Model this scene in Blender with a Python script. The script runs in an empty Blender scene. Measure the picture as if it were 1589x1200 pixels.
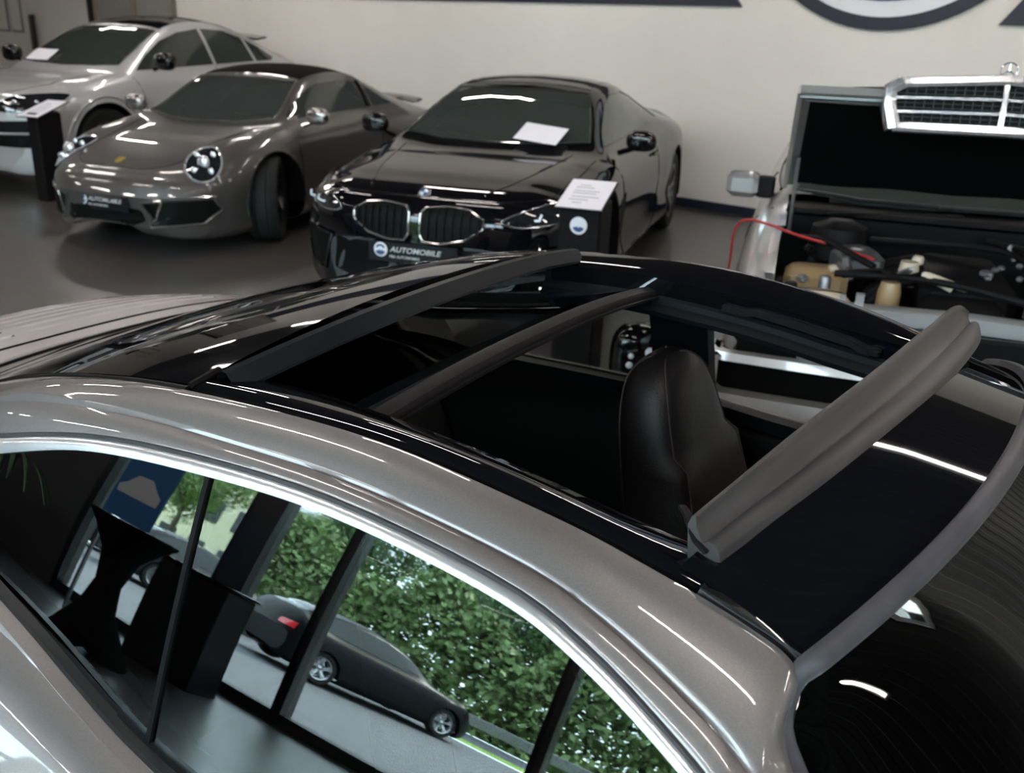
import bpy, math, random
import numpy as np
from mathutils import Vector, Matrix
from mathutils.bvhtree import BVHTree
random.seed(7)
SC = bpy.context.scene
COL = SC.collection
pi = math.pi

# ------------------------------------------------------------------ camera
F_PX, CAM_H, PITCH, ROLL = 1448.0, 1.6746, 0.36563, 0.03935
cp, sp, cr, sr = math.cos(PITCH), math.sin(PITCH), math.cos(ROLL), math.sin(ROLL)
fw = Vector((0, cp, -sp)); r0 = Vector((1, 0, 0)); u0 = r0.cross(fw)
rr = r0*cr + u0*sr; uu = u0*cr - r0*sr
cd = bpy.data.cameras.new('camera'); cam = bpy.data.objects.new('camera', cd); COL.objects.link(cam)
cam.matrix_world = Matrix(((rr.x, uu.x, -fw.x, 0), (rr.y, uu.y, -fw.y, 0), (rr.z, uu.z, -fw.z, CAM_H), (0, 0, 0, 1)))
cd.sensor_width = 36; cd.lens = F_PX*36/1589; cd.clip_start = .02; cd.clip_end = 300
cd.dof.use_dof = True; cd.dof.focus_distance = 1.15; cd.dof.aperture_fstop = 8.0
SC.camera = cam
vs = SC.view_settings
vs.view_transform = 'Standard'; vs.look = 'None'; vs.gamma = 1; vs.exposure = 0.0
try: vs.use_curve_mapping = False
except Exception: pass

# ------------------------------------------------------------------ world and sun
W = bpy.data.worlds.new('world'); SC.world = W; W.use_nodes = True
bg = W.node_tree.nodes['Background']; bg.inputs[0].default_value = (.72, .88, 1.0, 1); bg.inputs[1].default_value = 18.0
LAMP_E = 85.0
sd = bpy.data.lights.new('sun', 'SUN'); sd.energy = 22; sd.angle = .02; sd.color = (1, .95, .86)
so = bpy.data.objects.new('sun', sd); COL.objects.link(so); so.rotation_euler = (math.radians(35), math.radians(-25), math.radians(20))

# ------------------------------------------------------------------ materials
def mat(name, col, rough=.5, metal=0, coat=0, spec=.5, ior=1.5, emit=None, es=0, coatr=.03):
    m = bpy.data.materials.new(name); m.use_nodes = True
    b = m.node_tree.nodes['Principled BSDF']
    b.inputs['Base Color'].default_value = (*col, 1); b.inputs['Roughness'].default_value = rough
    b.inputs['Metallic'].default_value = metal; b.inputs['Coat Weight'].default_value = coat
    b.inputs['Coat Roughness'].default_value = coatr; b.inputs['IOR'].default_value = ior
    b.inputs['Specular IOR Level'].default_value = spec
    if emit: b.inputs['Emission Color'].default_value = (*emit, 1); b.inputs['Emission Strength'].default_value = es
    return m
def noisy(m, scale, amt, detail=3, bump=0, coords='Object', stretch=None):
    nt = m.node_tree; b = nt.nodes['Principled BSDF']; c = tuple(b.inputs['Base Color'].default_value)
    tc = nt.nodes.new('ShaderNodeTexCoord'); n = nt.nodes.new('ShaderNodeTexNoise'); n.inputs['Scale'].default_value = scale; n.inputs['Detail'].default_value = detail
    src = tc.outputs[coords]
    if stretch:
        mp = nt.nodes.new('ShaderNodeMapping'); mp.inputs['Scale'].default_value = stretch; nt.links.new(src, mp.inputs[0]); src = mp.outputs[0]
    nt.links.new(src, n.inputs['Vector'])
    r = nt.nodes.new('ShaderNodeValToRGB'); r.color_ramp.elements[0].position = .3; r.color_ramp.elements[1].position = .7
    r.color_ramp.elements[0].color = tuple(x*(1-amt) for x in c[:3])+(1,); r.color_ramp.elements[1].color = tuple(min(1, x*(1+amt)) for x in c[:3])+(1,)
    nt.links.new(n.outputs['Fac'], r.inputs[0]); nt.links.new(r.outputs[0], b.inputs['Base Color'])
    if bump:
        bp = nt.nodes.new('ShaderNodeBump'); bp.inputs['Strength'].default_value = bump; bp.inputs['Distance'].default_value = .002
        nt.links.new(n.outputs['Fac'], bp.inputs['Height']); nt.links.new(bp.outputs[0], b.inputs['Normal'])
    return m
def glassmat(name, tint, ior=1.6, refl=(1, 1, 1), rough=0.0, dark=None):
    m = bpy.data.materials.new(name); m.use_nodes = True; nt = m.node_tree; nt.nodes.clear()
    o = nt.nodes.new('ShaderNodeOutputMaterial'); mx = nt.nodes.new('ShaderNodeMixShader'); fr = nt.nodes.new('ShaderNodeFresnel')
    fr.inputs['IOR'].default_value = ior
    t = nt.nodes.new('ShaderNodeBsdfTransparent'); t.inputs[0].default_value = (*tint, 1)
    g = nt.nodes.new('ShaderNodeBsdfGlossy'); g.inputs['Color'].default_value = (*refl, 1); g.inputs['Roughness'].default_value = rough
    # the same reflectance seen from either side of the pane
    ge = nt.nodes.new('ShaderNodeNewGeometry'); mi = nt.nodes.new('ShaderNodeMix'); mi.data_type = 'FLOAT'
    mi.inputs['A'].default_value = ior; mi.inputs['B'].default_value = 1/ior
    nt.links.new(ge.outputs['Backfacing'], mi.inputs['Factor']); nt.links.new(mi.outputs['Result'], fr.inputs['IOR'])
    mi.inputs['B'].default_value = ior
    nt.links.new(fr.outputs[0], mx.inputs[0]); nt.links.new(t.outputs[0], mx.inputs[1]); nt.links.new(g.outputs[0], mx.inputs[2])
    nt.links.new(mx.outputs[0], o.inputs[0]); return m
M = {}
def flake(m, scale=900, amt=.25):
    return noisy(m, scale, amt, 1)
M['silver'] = flake(mat('silver_brown_paint', (.165, .151, .147), .45, .5, 1.0), 1400, .18)
M['silver_light'] = mat('silver_paint', (.50, .50, .50), .3, .7, 1.0)
M['lid'] = mat('lid_paint', (.5, .45, .44), .4, .4, 1.0)
M['grey'] = mat('grey_metallic_paint', (.07, .065, .063), .42, .5, .8)
M['white'] = mat('pale_grey_paint', (.42, .42, .43), .35, .1, 1.0)
M['blackpaint'] = mat('black_paint', (.003, .003, .004), .04, 0, 0)
M['glossblack'] = mat('gloss_black_panel', (.003, .003, .004), .03, 0, 0, ior=1.45)
M['plastic'] = noisy(mat('black_plastic', (.007, .006, .0065), .55, spec=.10), 60, .25)
M['plasticblue'] = mat('slate_black_plastic', (.006, .007, .0085), .45, spec=.07)
M['rubber'] = noisy(mat('grey_rubber', (.025, .024, .026), .55), 40, .3, 4)
M['seal'] = noisy(mat('seal_rubber', (.040, .037, .042), .5, spec=.3), 30, .25, 4)
M['deflector'] = noisy(mat('worn_grey_deflector', (.036, .032, .032), .5, spec=.3), 14, .35, 6, .15, 'Object', (1, .25, 1))
M['trim'] = mat('dark_window_trim', (.010, .010, .011), .35, spec=.25)
M['polished'] = mat('polished_door_edge', (.75, .76, .78), .3, .8, .6)
M['leather'] = noisy(mat('black_leather', (.007, .0055, .006), .45, spec=.3), 320, .2, 2, .35)
M['cloth'] = mat('black_carpet', (.003, .003, .0035), .9, spec=.08)
M['cabin'] = mat('cabin_plastic', (.005, .0055, .006), .5, spec=.25)
M['thread'] = mat('brown_thread', (.03, .02, .018), .7)
M['tyre'] = noisy(mat('tyre_rubber', (.012, .012, .012), .75, spec=.2), 30, .3)
M['rimdark'] = mat('dark_rim', (.03, .03, .032), .3, .6, .5)
M['rimsilver'] = mat('silver_rim', (.35, .35, .36), .25, .9, .5)
M['chrome'] = mat('chrome', (.66, .66, .68), .18, .85, .3)
M['darkchrome'] = mat('dark_chrome', (.34, .32, .31), .15, .8)
M['lamp_glass'] = mat('lamp_lens', (.012, .013, .015), .05, 0, 1)
M['lamp_bright'] = mat('lamp_reflector', (.75, .78, .82), .15, .7, 1)
M['carglass'] = mat('car_window_glass', (.006, .008, .008), .01, 0, 0, ior=1.5)
M['carglass2'] = mat('car_window_glass_grey', (.035, .040, .038), .01, 0, 0, ior=1.5)
M['mesh'] = mat('grille_black', (.004, .004, .004), .5, spec=.08)
M['plate'] = mat('plate_black', (.008, .009, .011), .4, spec=.15)
M['ink'] = mat('plate_white_letters', (.55, .56, .56), .5)
M['logo_w'] = mat('logo_white', (.72, .74, .78), .5)
M['navy'] = mat('logo_navy', (.010, .014, .030), .45)
M['logoblue'] = mat('logo_blue', (.03, .07, .20), .45)
M['paper'] = mat('white_paper', (.78, .76, .82), .6)
M['print'] = mat('grey_print', (.45, .45, .50), .6)
M['gold'] = mat('gold_crest', (.55, .38, .08), .3, .7)
M['red'] = mat('red_plastic', (.35, .01, .01), .4)
M['taillight'] = mat('tail_light_red', (.5, .01, .015), .2, 0, 1, emit=(1, .03, .03), es=.6)
M['wire'] = mat('red_cable', (.35, .02, .02), .5)
M['orange'] = mat('orange_cable', (.42, .10, .015), .5)
M['tan'] = mat('aged_plastic', (.30, .20, .10), .35)
M['cream'] = mat('cream_plastic', (.55, .47, .36), .4)
M['alu'] = mat('dull_metal', (.25, .25, .26), .4, .8)
M['yellow'] = mat('yellow_label', (.75, .32, .01), .5)
M['lampshell'] = mat('lamp_housing', (.6, .6, .6), .5)
M['tube'] = mat('lamp_diffuser', (.9, .9, .9), .5, emit=(1, .93, .87), es=LAMP_E)
M['bark'] = noisy(mat('bark', (.06, .045, .035), .9), 6, .4)
M['foliage'] = noisy(mat('green_leaves', (.13, .20, .065), .6), 1.3, .45)
M['foliage_dark'] = noisy(mat('dark_green_leaves', (.065, .125, .045), .6), 1.3, .45)
M['bushgrass'] = noisy(mat('grass', (.16, .28, .04), .9), 3, .3)
M['asphalt'] = noisy(mat('asphalt', (.10, .10, .11), .8), 5, .2)
M['render'] = noisy(mat('pale_render', (.62, .56, .42), .8), 2, .06)
M['steel'] = mat('dark_window_frame', (.012, .013, .014), .35)
M['blue'] = mat('blue_paint', (.03, .07, .16), .3, .4, 1)
M['poster_blue'] = mat('poster_blue', (.02, .16, .42), .5)
M['facade_glass'] = glassmat('facade_glass', (.93, .96, .95), 1.3)
M['side_glass'] = glassmat('side_window_glass', (.16, .18, .18), 2.1, (.93, 1, 1))
M['roof_glass'] = glassmat('roof_glass', (.02, .022, .022), 1.5)
M['panel_glass'] = glassmat('sliding_roof_glass', (.05, .06, .055), 1.75)
M['dullblack'] = mat('dull_black_paint', (.004, .004, .005), .35, spec=.12)
M['dullgrey'] = mat('dull_dark_paint', (.02, .02, .022), .35, spec=.12)
M['far_glass'] = glassmat('far_window_glass', (.75, .8, .78), 1.35)

# floor: large dark tiles with thin joints
m = mat('floor_tiles', (.07, .065, .062), .3, ior=2.1); M['floor'] = m; nt = m.node_tree; b = nt.nodes['Principled BSDF']
tc = nt.nodes.new('ShaderNodeTexCoord'); br = nt.nodes.new('ShaderNodeTexBrick'); br.offset = 0; br.inputs['Scale'].default_value = 1
br.inputs['Brick Width'].default_value = .9; br.inputs['Row Height'].default_value = .9; br.inputs['Mortar Size'].default_value = .006
br.inputs['Color1'].default_value = (.058, .051, .049, 1); br.inputs['Color2'].default_value = (.062, .055, .053, 1); br.inputs['Mortar'].default_value = (.03, .028, .026, 1)
n = nt.nodes.new('ShaderNodeTexNoise'); n.inputs['Scale'].default_value = 2.5; n.inputs['Detail'].default_value = 6
mx = nt.nodes.new('ShaderNodeMix'); mx.data_type = 'RGBA'; mx.blend_type = 'MULTIPLY'; mx.inputs['Factor'].default_value = .5
nt.links.new(tc.outputs['Object'], br.inputs['Vector']); nt.links.new(tc.outputs['Object'], n.inputs['Vector'])
nt.links.new(br.outputs['Color'], mx.inputs['A']); nt.links.new(n.outputs['Color'], mx.inputs['B']); nt.links.new(mx.outputs['Result'], b.inputs['Base Color'])
mr = nt.nodes.new('ShaderNodeMapRange'); mr.inputs['To Min'].default_value = .28; mr.inputs['To Max'].default_value = .38
nt.links.new(n.outputs['Fac'], mr.inputs['Value']); nt.links.new(mr.outputs[0], b.inputs['Roughness'])
M['wall'] = noisy(mat('warm_white_wall', (.70, .67, .63), .75), 1.2, .03)
M['wall_dark'] = mat('dark_wall', (.05, .05, .055), .6)
M['ceil'] = mat('grey_corrugated_ceiling', (.02, .02, .02), .6)
M['door_grey'] = noisy(mat('grey_gate_panel', (.22, .22, .21), .5), 8, .06)
M['doorframe'] = mat('bronze_frame', (.22, .18, .15), .5)

# ------------------------------------------------------------------ mesh helpers
def tag(o, label=None, cat=None, group=None, kind=None):
    if label: o['label'] = label
    if cat: o['category'] = cat
    if group: o['group'] = group
    if kind: o['kind'] = kind
    return o
def empty(name, loc=(0, 0, 0), rz=0, **k):
    o = bpy.data.objects.new(name, None); COL.objects.link(o); o.location = loc; o.rotation_euler = (0, 0, rz); o.empty_display_size = .2
    return tag(o, **k)
class MB:
    """collects shapes and links them as one mesh"""
    def __init__(s): s.v = []; s.f = []; s.mi = []
    def add(s, v, f, mi=0):
        n = len(s.v); s.v += [tuple(map(float, p)) for p in v]; s.f += [tuple(i+n for i in q) for q in f]; s.mi += [mi]*len(f); return s
    def grid(s, P, mi=0, closed=False):
        P = np.asarray(P, float); n, m = P.shape[:2]; f = []
        for i in range(n-1):
            for j in range(m-(0 if closed else 1)):
                k = (j+1) % m; f.append((i*m+j, i*m+k, (i+1)*m+k, (i+1)*m+j))
        return s.add(P.reshape(-1, 3), f, mi)
    def box(s, c, d, rz=0, mi=0, bev=0):
        x, y, z = [q/2 for q in d]; b = min(bev, x*.9, y*.9, z*.9) if bev else 0
        ca, sa = math.cos(rz), math.sin(rz)
        def T(p): return (c[0]+ca*p[0]-sa*p[1], c[1]+sa*p[0]+ca*p[1], c[2]+p[2])
        if not b:
            V = [T((i*x, j*y, k*z)) for i in (-1, 1) for j in (-1, 1) for k in (-1, 1)]
            return s.add(V, [(0, 1, 3, 2), (4, 6, 7, 5), (0, 4, 5, 1), (2, 3, 7, 6), (0, 2, 6, 4), (1, 5, 7, 3)], mi)
        rings = []
        for zz, k in ((-z, b), (-z+b, 0), (z-b, 0), (z, b)):
            X, Y = x-k, y-k; q = b
            rings.append([T(p) for p in ((-X+q, -Y, zz), (X-q, -Y, zz), (X, -Y+q, zz), (X, Y-q, zz), (X-q, Y, zz), (-X+q, Y, zz), (-X, Y-q, zz), (-X, -Y+q, zz))])
        V = [p for r in rings for p in r]; f = [tuple(range(7, -1, -1)), tuple(range(24, 32))]
        for i in range(3):
            for j in range(8): f.append((i*8+j, i*8+(j+1) % 8, (i+1)*8+(j+1) % 8, (i+1)*8+j))
        return s.add(V, f, mi)
    def sweep(s, path, prof, up=(0, 0, 1), closed=True, mi=0, cap=True, scale=None):
        """prof: (side, up) pairs swept along path"""
        path = [Vector(p) for p in path]; R = []
        for i, p in enumerate(path):
            t = (path[min(i+1, len(path)-1)]-path[max(i-1, 0)]).normalized()
            u = Vector(up); sd = t.cross(u)
            if sd.length < 1e-4: sd = t.cross(Vector((1, 0, 0)))
            sd.normalize(); u = sd.cross(t); k = scale[i] if scale is not None else 1
            R.append([p+sd*a*k+u*b*k for a, b in prof])
        s.grid(R, mi, closed)
        if closed and cap:
            m = len(prof); n = len(s.v)-len(path)*m
            s.f += [tuple(range(n+m-1, n-1, -1)), tuple(range(n+(len(path)-1)*m, n+len(path)*m))]; s.mi += [mi, mi]
        return s
    def tube(s, path, r, k=8, mi=0, scale=None, up=(0, 0, 1)):
        return s.sweep(path, [(r*math.cos(2*pi*i/k), r*math.sin(2*pi*i/k)) for i in range(k)], up, True, mi, True, scale)
    def lathe(s, prof, c=(0, 0, 0), axis='z', k=24, mi=0):
        """prof: (radius, height)"""
        R = []
        for r, h in prof:
            row = []
            for i in range(k):
                a = 2*pi*i/k; x, y, z = r*math.cos(a), r*math.sin(a), h
                p = (x, y, z) if axis == 'z' else ((x, z, y) if axis == 'y' else (z, x, y))
                row.append((c[0]+p[0], c[1]+p[1], c[2]+p[2]))
            R.append(row)
        return s.grid(R, mi, True)
    def prism(s, poly, z0, z1, T=lambda p: p, mi=0):
        n = len(poly); V = [T((a, b, z)) for z in (z0, z1) for a, b in poly]
        f = [tuple(range(n-1, -1, -1)), tuple(range(n, 2*n))]+[(i, (i+1) % n, n+(i+1) % n, n+i) for i in range(n)]
        return s.add(V, f, mi)
    def ellipsoid(s, c, r, k=16, n=10, e=1.0, mi=0):
        R = []
        for i in range(n+1):
            t = -pi/2+pi*i/n; row = []
            ct, st = abs(math.cos(t))**e, math.copysign(abs(math.sin(t))**e, t)
            for j in range(k):
                a = 2*pi*j/k; ca = math.copysign(abs(math.cos(a))**e, math.cos(a)); sa = math.copysign(abs(math.sin(a))**e, math.sin(a))
                row.append((c[0]+r[0]*ct*ca, c[1]+r[1]*ct*sa, c[2]+r[2]*st))
            R.append(row)
        return s.grid(R, mi, True)
    def build(s, name, m, parent=None, smooth=True, angle=40, **k):
        me = bpy.data.meshes.new(name); me.from_pydata(s.v, [], s.f); 
        for q in (m if isinstance(m, (list, tuple)) else [m]): me.materials.append(M[q] if isinstance(q, str) else q)
        me.polygons.foreach_set('material_index', s.mi)
        if smooth:
            me.polygons.foreach_set('use_smooth', [True]*len(me.polygons))
            try: me.set_sharp_from_angle(angle=math.radians(angle))
            except Exception: pass
        me.validate(); me.update()
        o = bpy.data.objects.new(name, me); COL.objects.link(o)
        if parent is not None: o.parent = parent
        return tag(o, **k)
def cubic(xs, ys, q):
    """smooth interpolation through control points (monotone-ish cubic)"""
    xs = np.asarray(xs, float); ys = np.asarray(ys, float); q = np.asarray(q, float)
    if xs[0] > xs[-1]: xs = xs[::-1]; ys = ys[::-1]
    h = np.diff(xs); d = np.diff(ys)/h; m = np.zeros(len(xs)); m[0] = d[0]; m[-1] = d[-1]
    for i in range(1, len(xs)-1):
        m[i] = 0 if d[i-1]*d[i] < 0 and False else (d[i-1]*h[i]+d[i]*h[i-1])/(h[i]+h[i-1])
    i = np.clip(np.searchsorted(xs, q)-1, 0, len(h)-1); t = np.clip((q-xs[i])/h[i], -.2, 1.2)
    return (2*t**3-3*t**2+1)*ys[i]+(t**3-2*t**2+t)*h[i]*m[i]+(-2*t**3+3*t**2)*ys[i+1]+(t**3-t**2)*h[i]*m[i+1]
def curve3(pts, n):
    """n points on a smooth curve through pts"""
    P = np.asarray(pts, float); s = np.r_[0, np.cumsum(np.linalg.norm(np.diff(P, axis=0), axis=1))]; q = np.linspace(0, s[-1], n)
    return np.stack([cubic(s, P[:, k], q) for k in range(P.shape[1])], 1)
def text(name, body, size, m, parent, loc, ex, ey, extrude=.001, shear=0, sx=1, align='LEFT'):
    """letters lying in the plane spanned by ex (reading direction) and ey (up)"""
    c = bpy.data.curves.new('letters', 'FONT'); c.body = body; c.size = size; c.extrude = extrude; c.shear = shear; c.align_x = align; c.offset = size*.012
    t = bpy.data.objects.new('letters', c); COL.objects.link(t)
    dg = bpy.context.evaluated_depsgraph_get(); me = bpy.data.meshes.new_from_object(t.evaluated_get(dg)); bpy.data.objects.remove(t)
    ex = Vector(ex).normalized(); ey = Vector(ey).normalized(); ez = ex.cross(ey)
    for v in me.vertices:
        p = v.co.copy(); v.co = Vector(loc)+ex*p.x*sx+ey*p.y+ez*p.z
    me.materials.clear(); me.materials.append(M[m]); o = bpy.data.objects.new(name, me); COL.objects.link(o); o.parent = parent
    return o

# ------------------------------------------------------------------ room frame: u along the long walls, v towards the back wall
RA = math.radians(-38); DR = (math.cos(RA), math.sin(RA)); DN = (-math.sin(RA), math.cos(RA))
def RW(u, v, z=0): return (u*DR[0]+v*DN[0], u*DR[1]+v*DN[1], z)
def rbox(name, u0, u1, v0, v1, z0, z1, m, parent=None, **k):
    b = MB(); c = RW((u0+u1)/2, (v0+v1)/2, (z0+z1)/2); b.box(c, (u1-u0, v1-v0, z1-z0), RA)
    return b.build(name, m, parent, smooth=False, **k)
U0, U1, V0, V1, HC = -20.0, 10.0, -4.9, 8.85, 4.2
fl = MB(); fl.box(((U0+U1)/2, (V0+V1)/2, -.05), (U1-U0, V1-V0, .1)); fo = fl.build('floor', 'floor', smooth=False, kind='structure'); fo.rotation_euler = (0, 0, RA)
rbox('wall_back', U0, U1, V1, V1+.2, 0, HC+.1, 'wall', kind='structure')
rbox('baseboard_back', U0, U1, V1-.02, V1, 0, .09, 'navy', kind='structure')
rbox('wall_left', U0-.2, U0, V0, V1+.2, 0, HC+.1, 'wall', kind='structure')
rbox('wall_right', U1, U1+.2, V0, V1+.2, 0, HC+.1, 'wall', kind='structure')
# corrugated ceiling
cb = MB(); R = []
vv = V0; prof = []
while vv < V1:
    for dv, dz in ((0, 0), (.10, 0), (.125, .012), (.225, .012)):
        prof.append((min(vv+dv, V1), HC+dz))
    vv += .25
SU0, SU1, SV0, SV1 = 3.6, 4.6, 2.05, 2.45          # skylight opening
uc = [U0, SU0, SU1, U1]
def holed_plate(vp):
    n0 = len(cb.v); m_ = len(vp); cb.v += [RW(u, a, z) for u in uc for a, z in vp]
    for i in range(3):
        for j in range(m_-1):
            if i == 1 and SV0-.02 < (vp[j][0]+vp[j+1][0])/2 < SV1+.02: continue
            cb.f.append((n0+i*m_+j, n0+i*m_+j+1, n0+(i+1)*m_+j+1, n0+(i+1)*m_+j)); cb.mi.append(0)
holed_plate(prof); holed_plate([(V0, HC+.12), (SV0, HC+.12), (SV1, HC+.12), (V1, HC+.12)])
sw = MB()
for (ua, ub, va, vb) in ((SU0-.05, SU0, SV0-.05, SV1+.05), (SU1, SU1+.05, SV0-.05, SV1+.05), (SU0, SU1, SV0-.05, SV0), (SU0, SU1, SV1, SV1+.05)):
    sw.box(RW((ua+ub)/2, (va+vb)/2, HC+.28), (ub-ua, vb-va, .62), RA)
sw.build('trim_3', 'lampshell', smooth=False, kind='structure')
rbox('window_9', SU0, SU1, SV0, SV1, HC+.54, HC+.55, 'facade_glass', kind='structure')
cb.build('ceiling', 'ceil', smooth=False, kind='structure')
# ------------------------------------------------------------------ glass front behind the camera
GU = -6.8
rbox('wall_front', U0, GU, V0-.2, V0, 0, HC+.1, 'wall_dark', kind='structure')
rbox('trim_1', GU, U1, V0-.22, V0+.02, 4.0, HC+.1, 'steel', kind='structure')
MU = [GU, -4.95, -3.85, -1.75, .4, 2.6, 4.9, 7.3, U1]
for i in range(len(MU)-1):
    a, b_ = MU[i], MU[i+1]
    wcol = .36 if i == 1 else .10
    g = rbox('window_%d' % (i+1), a+.05, b_-.05, V0-.11, V0-.10, .12, 4.0, 'facade_glass', kind='structure')
    f = MB()
    for (ua, ub, za, zb) in ((a, a+wcol, 0, 4.0), (b_-.001, b_+.04, 0, 4.0), (a, b_, 0, .12), (a, b_, 2.62, 2.72)):
        f.box(RW((ua+ub)/2, V0-.1, (za+zb)/2), (ub-ua, .2, zb-za), RA)
    fr = f.build('window_frame', 'steel', g, smooth=False)
# ------------------------------------------------------------------ ceiling lamps
def lamp(u, v, L, label):
    t = empty('ceiling_lamp', RW(u, v, HC-.62), RA, label=label, cat='lamp', group='ceiling tube lamps')
    b = MB(); b.box((0, 0, .04), (L+.06, .12, .06), bev=.01)
    for s in (-1, 1): b.tube([(s*L*.35, 0, .06), (s*L*.35, 0, .62)], .004, 6)
    b.build('lamp_housing', 'lampshell', t)
    d = MB(); d.sweep([(-L/2, 0, 0), (L/2, 0, 0)], [(-.03, .01), (-.022, -.016), (0, -.024), (.022, -.016), (.03, .01)]); d.build('diffuser', 'tube', t)
LU = [-14, -10.5, -7, -3.5, 0, 3.5, 7]
for j, v in enumerate((-2.6, .6, 3.8, 7.0)):
    for i, u in enumerate(LU):
        lamp(u+(.6 if j % 2 else 0), v, 1.5, 'long white tube lamp hanging under the corrugated ceiling')
# ------------------------------------------------------------------ foreground car
CX, CY, CYAW = -.116, 1.475, math.radians(-33)
car = empty('sports_coupe', (CX+.015*math.sin(-CYAW), CY+.015*math.cos(CYAW), .006), 0,
            label='brownish silver sports coupe in the foreground with its glass roof slid open', cat='car')
car.rotation_euler = (math.radians(.72), 0, CYAW)
XT = [-1.5, -1.2, -.8, -.5, -.3, -.1, .1, .3, .5, .6, .7, .76]
Z2 = [.785, .893, 1.025, 1.131, 1.189, 1.231, 1.252, 1.259, 1.240, 1.221, 1.196, 1.172]
Y2 = [.31, .35, .405, .436, .464, .478, .48, .478, .474, .47, .467, .464]
ZC = [.80, .912, 1.046, 1.158, 1.220, 1.268, 1.295, 1.302, 1.293, 1.285, 1.276, 1.269]
def z2(x): return cubic(XT, Z2, x)
def y2(x): return cubic(XT, Y2, x)
def zc(x):
    return np.where(np.asarray(x) > .76, 1.269-(np.asarray(x)-.76)*.14, cubic(XT, ZC, x))
def roof(x, y):
    ye = y2(np.minimum(x, .76)); e = np.where(np.asarray(x) > .76, 1.172-(np.asarray(x)-.76)*.3, z2(x))
    return zc(x)-(zc(x)-e)*np.abs(y/ye)**2.2
# rows along the side: (C2) roof edge, (C3) crease, (C4) door-frame top, (C5) glass top, belt
ROWS = [ # x2,y2,z2, x3,y3,z3, x4,y4,z4, x5,y5,z5, xb,yb,zb
 (-1.35, .33, .855, -1.35, .50, .84, -1.35, .60, .815, -1.35, .63, .80, -1.35, .66, .79),
 (-1.1, .365, .935, -1.1, .47, .92, -1.1, .54, .90, -1.1, .56, .885, -1.1, .60, .87),
 (-.8, .405, 1.025, -.8, .485, 1.01, -.8, .53, .985, -.8, .54, .965, -.8, .565, .945),
 (-.5, .436, 1.131, -.5, .545, 1.112, -.5, .585, 1.068, -.5, .600, 1.045, -.5, .63, .985),
 (-.3, .464, 1.189, -.3, .548, 1.186, -.3, .594, 1.141, -.3, .608, 1.117, -.3, .660, .984),
 (-.1, .478, 1.231, -.1, .542, 1.215, -.1, .579, 1.191, -.1, .593, 1.175, -.12, .681, .960),
 (.1, .48, 1.252, .1, .538, 1.227, .1, .569, 1.216, .1, .582, 1.201, .1, .701, .909),
 (.3, .478, 1.259, .3, .535, 1.232, .3, .564, 1.225, .3, .576, 1.212, .32, .710, .888),
 (.5, .474, 1.240, .5, .537, 1.218, .5, .566, 1.211, .5, .578, 1.199, .55, .716, .880),
 (.6, .470, 1.221, .6, .544, 1.197, .6, .575, 1.186, .6, .587, 1.174, .7, .718, .875),
 (.7, .467, 1.196, .7, .558, 1.160, .7, .592, 1.142, .7, .603, 1.130, .85, .72, .870),
 (.752, .470, 1.172, .745, .566, 1.135, .76, .607, 1.108, .76, .618, 1.094, .95, .722, .865),
 (.757, .500, 1.130, .77, .573, 1.116, .82, .622, 1.066, .82, .634, 1.052, 1.03, .722, .86),
 (.785, .524, 1.096, .82, .590, 1.080, .90, .642, 1.012, .90, .652, .998, 1.1, .722, .857),
 (.86, .556, 1.045, .90, .617, 1.022, 1.0, .665, .944, 1.0, .674, .93, 1.16, .722, .853),
 (1.0, .600, .965, 1.05, .660, .925, 1.12, .695, .868, 1.12, .703, .858, 1.22, .723, .843),
 (1.28, .670, .835, 1.28, .70, .835, 1.28, .72, .835, 1.28, .722, .834, 1.28, .724, .833)]
RR = np.array(ROWS); us = np.arange(len(RR), dtype=float); uq = np.linspace(0, len(RR)-1, 130)
RC = np.stack([cubic(us, RR[:, k], uq) for k in range(15)], 1).reshape(-1, 5, 3)     # dense rows x 5 curves
def side_pts(k, sgn): return RC[:, k]*np.array([1, sgn, 1])
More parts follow.
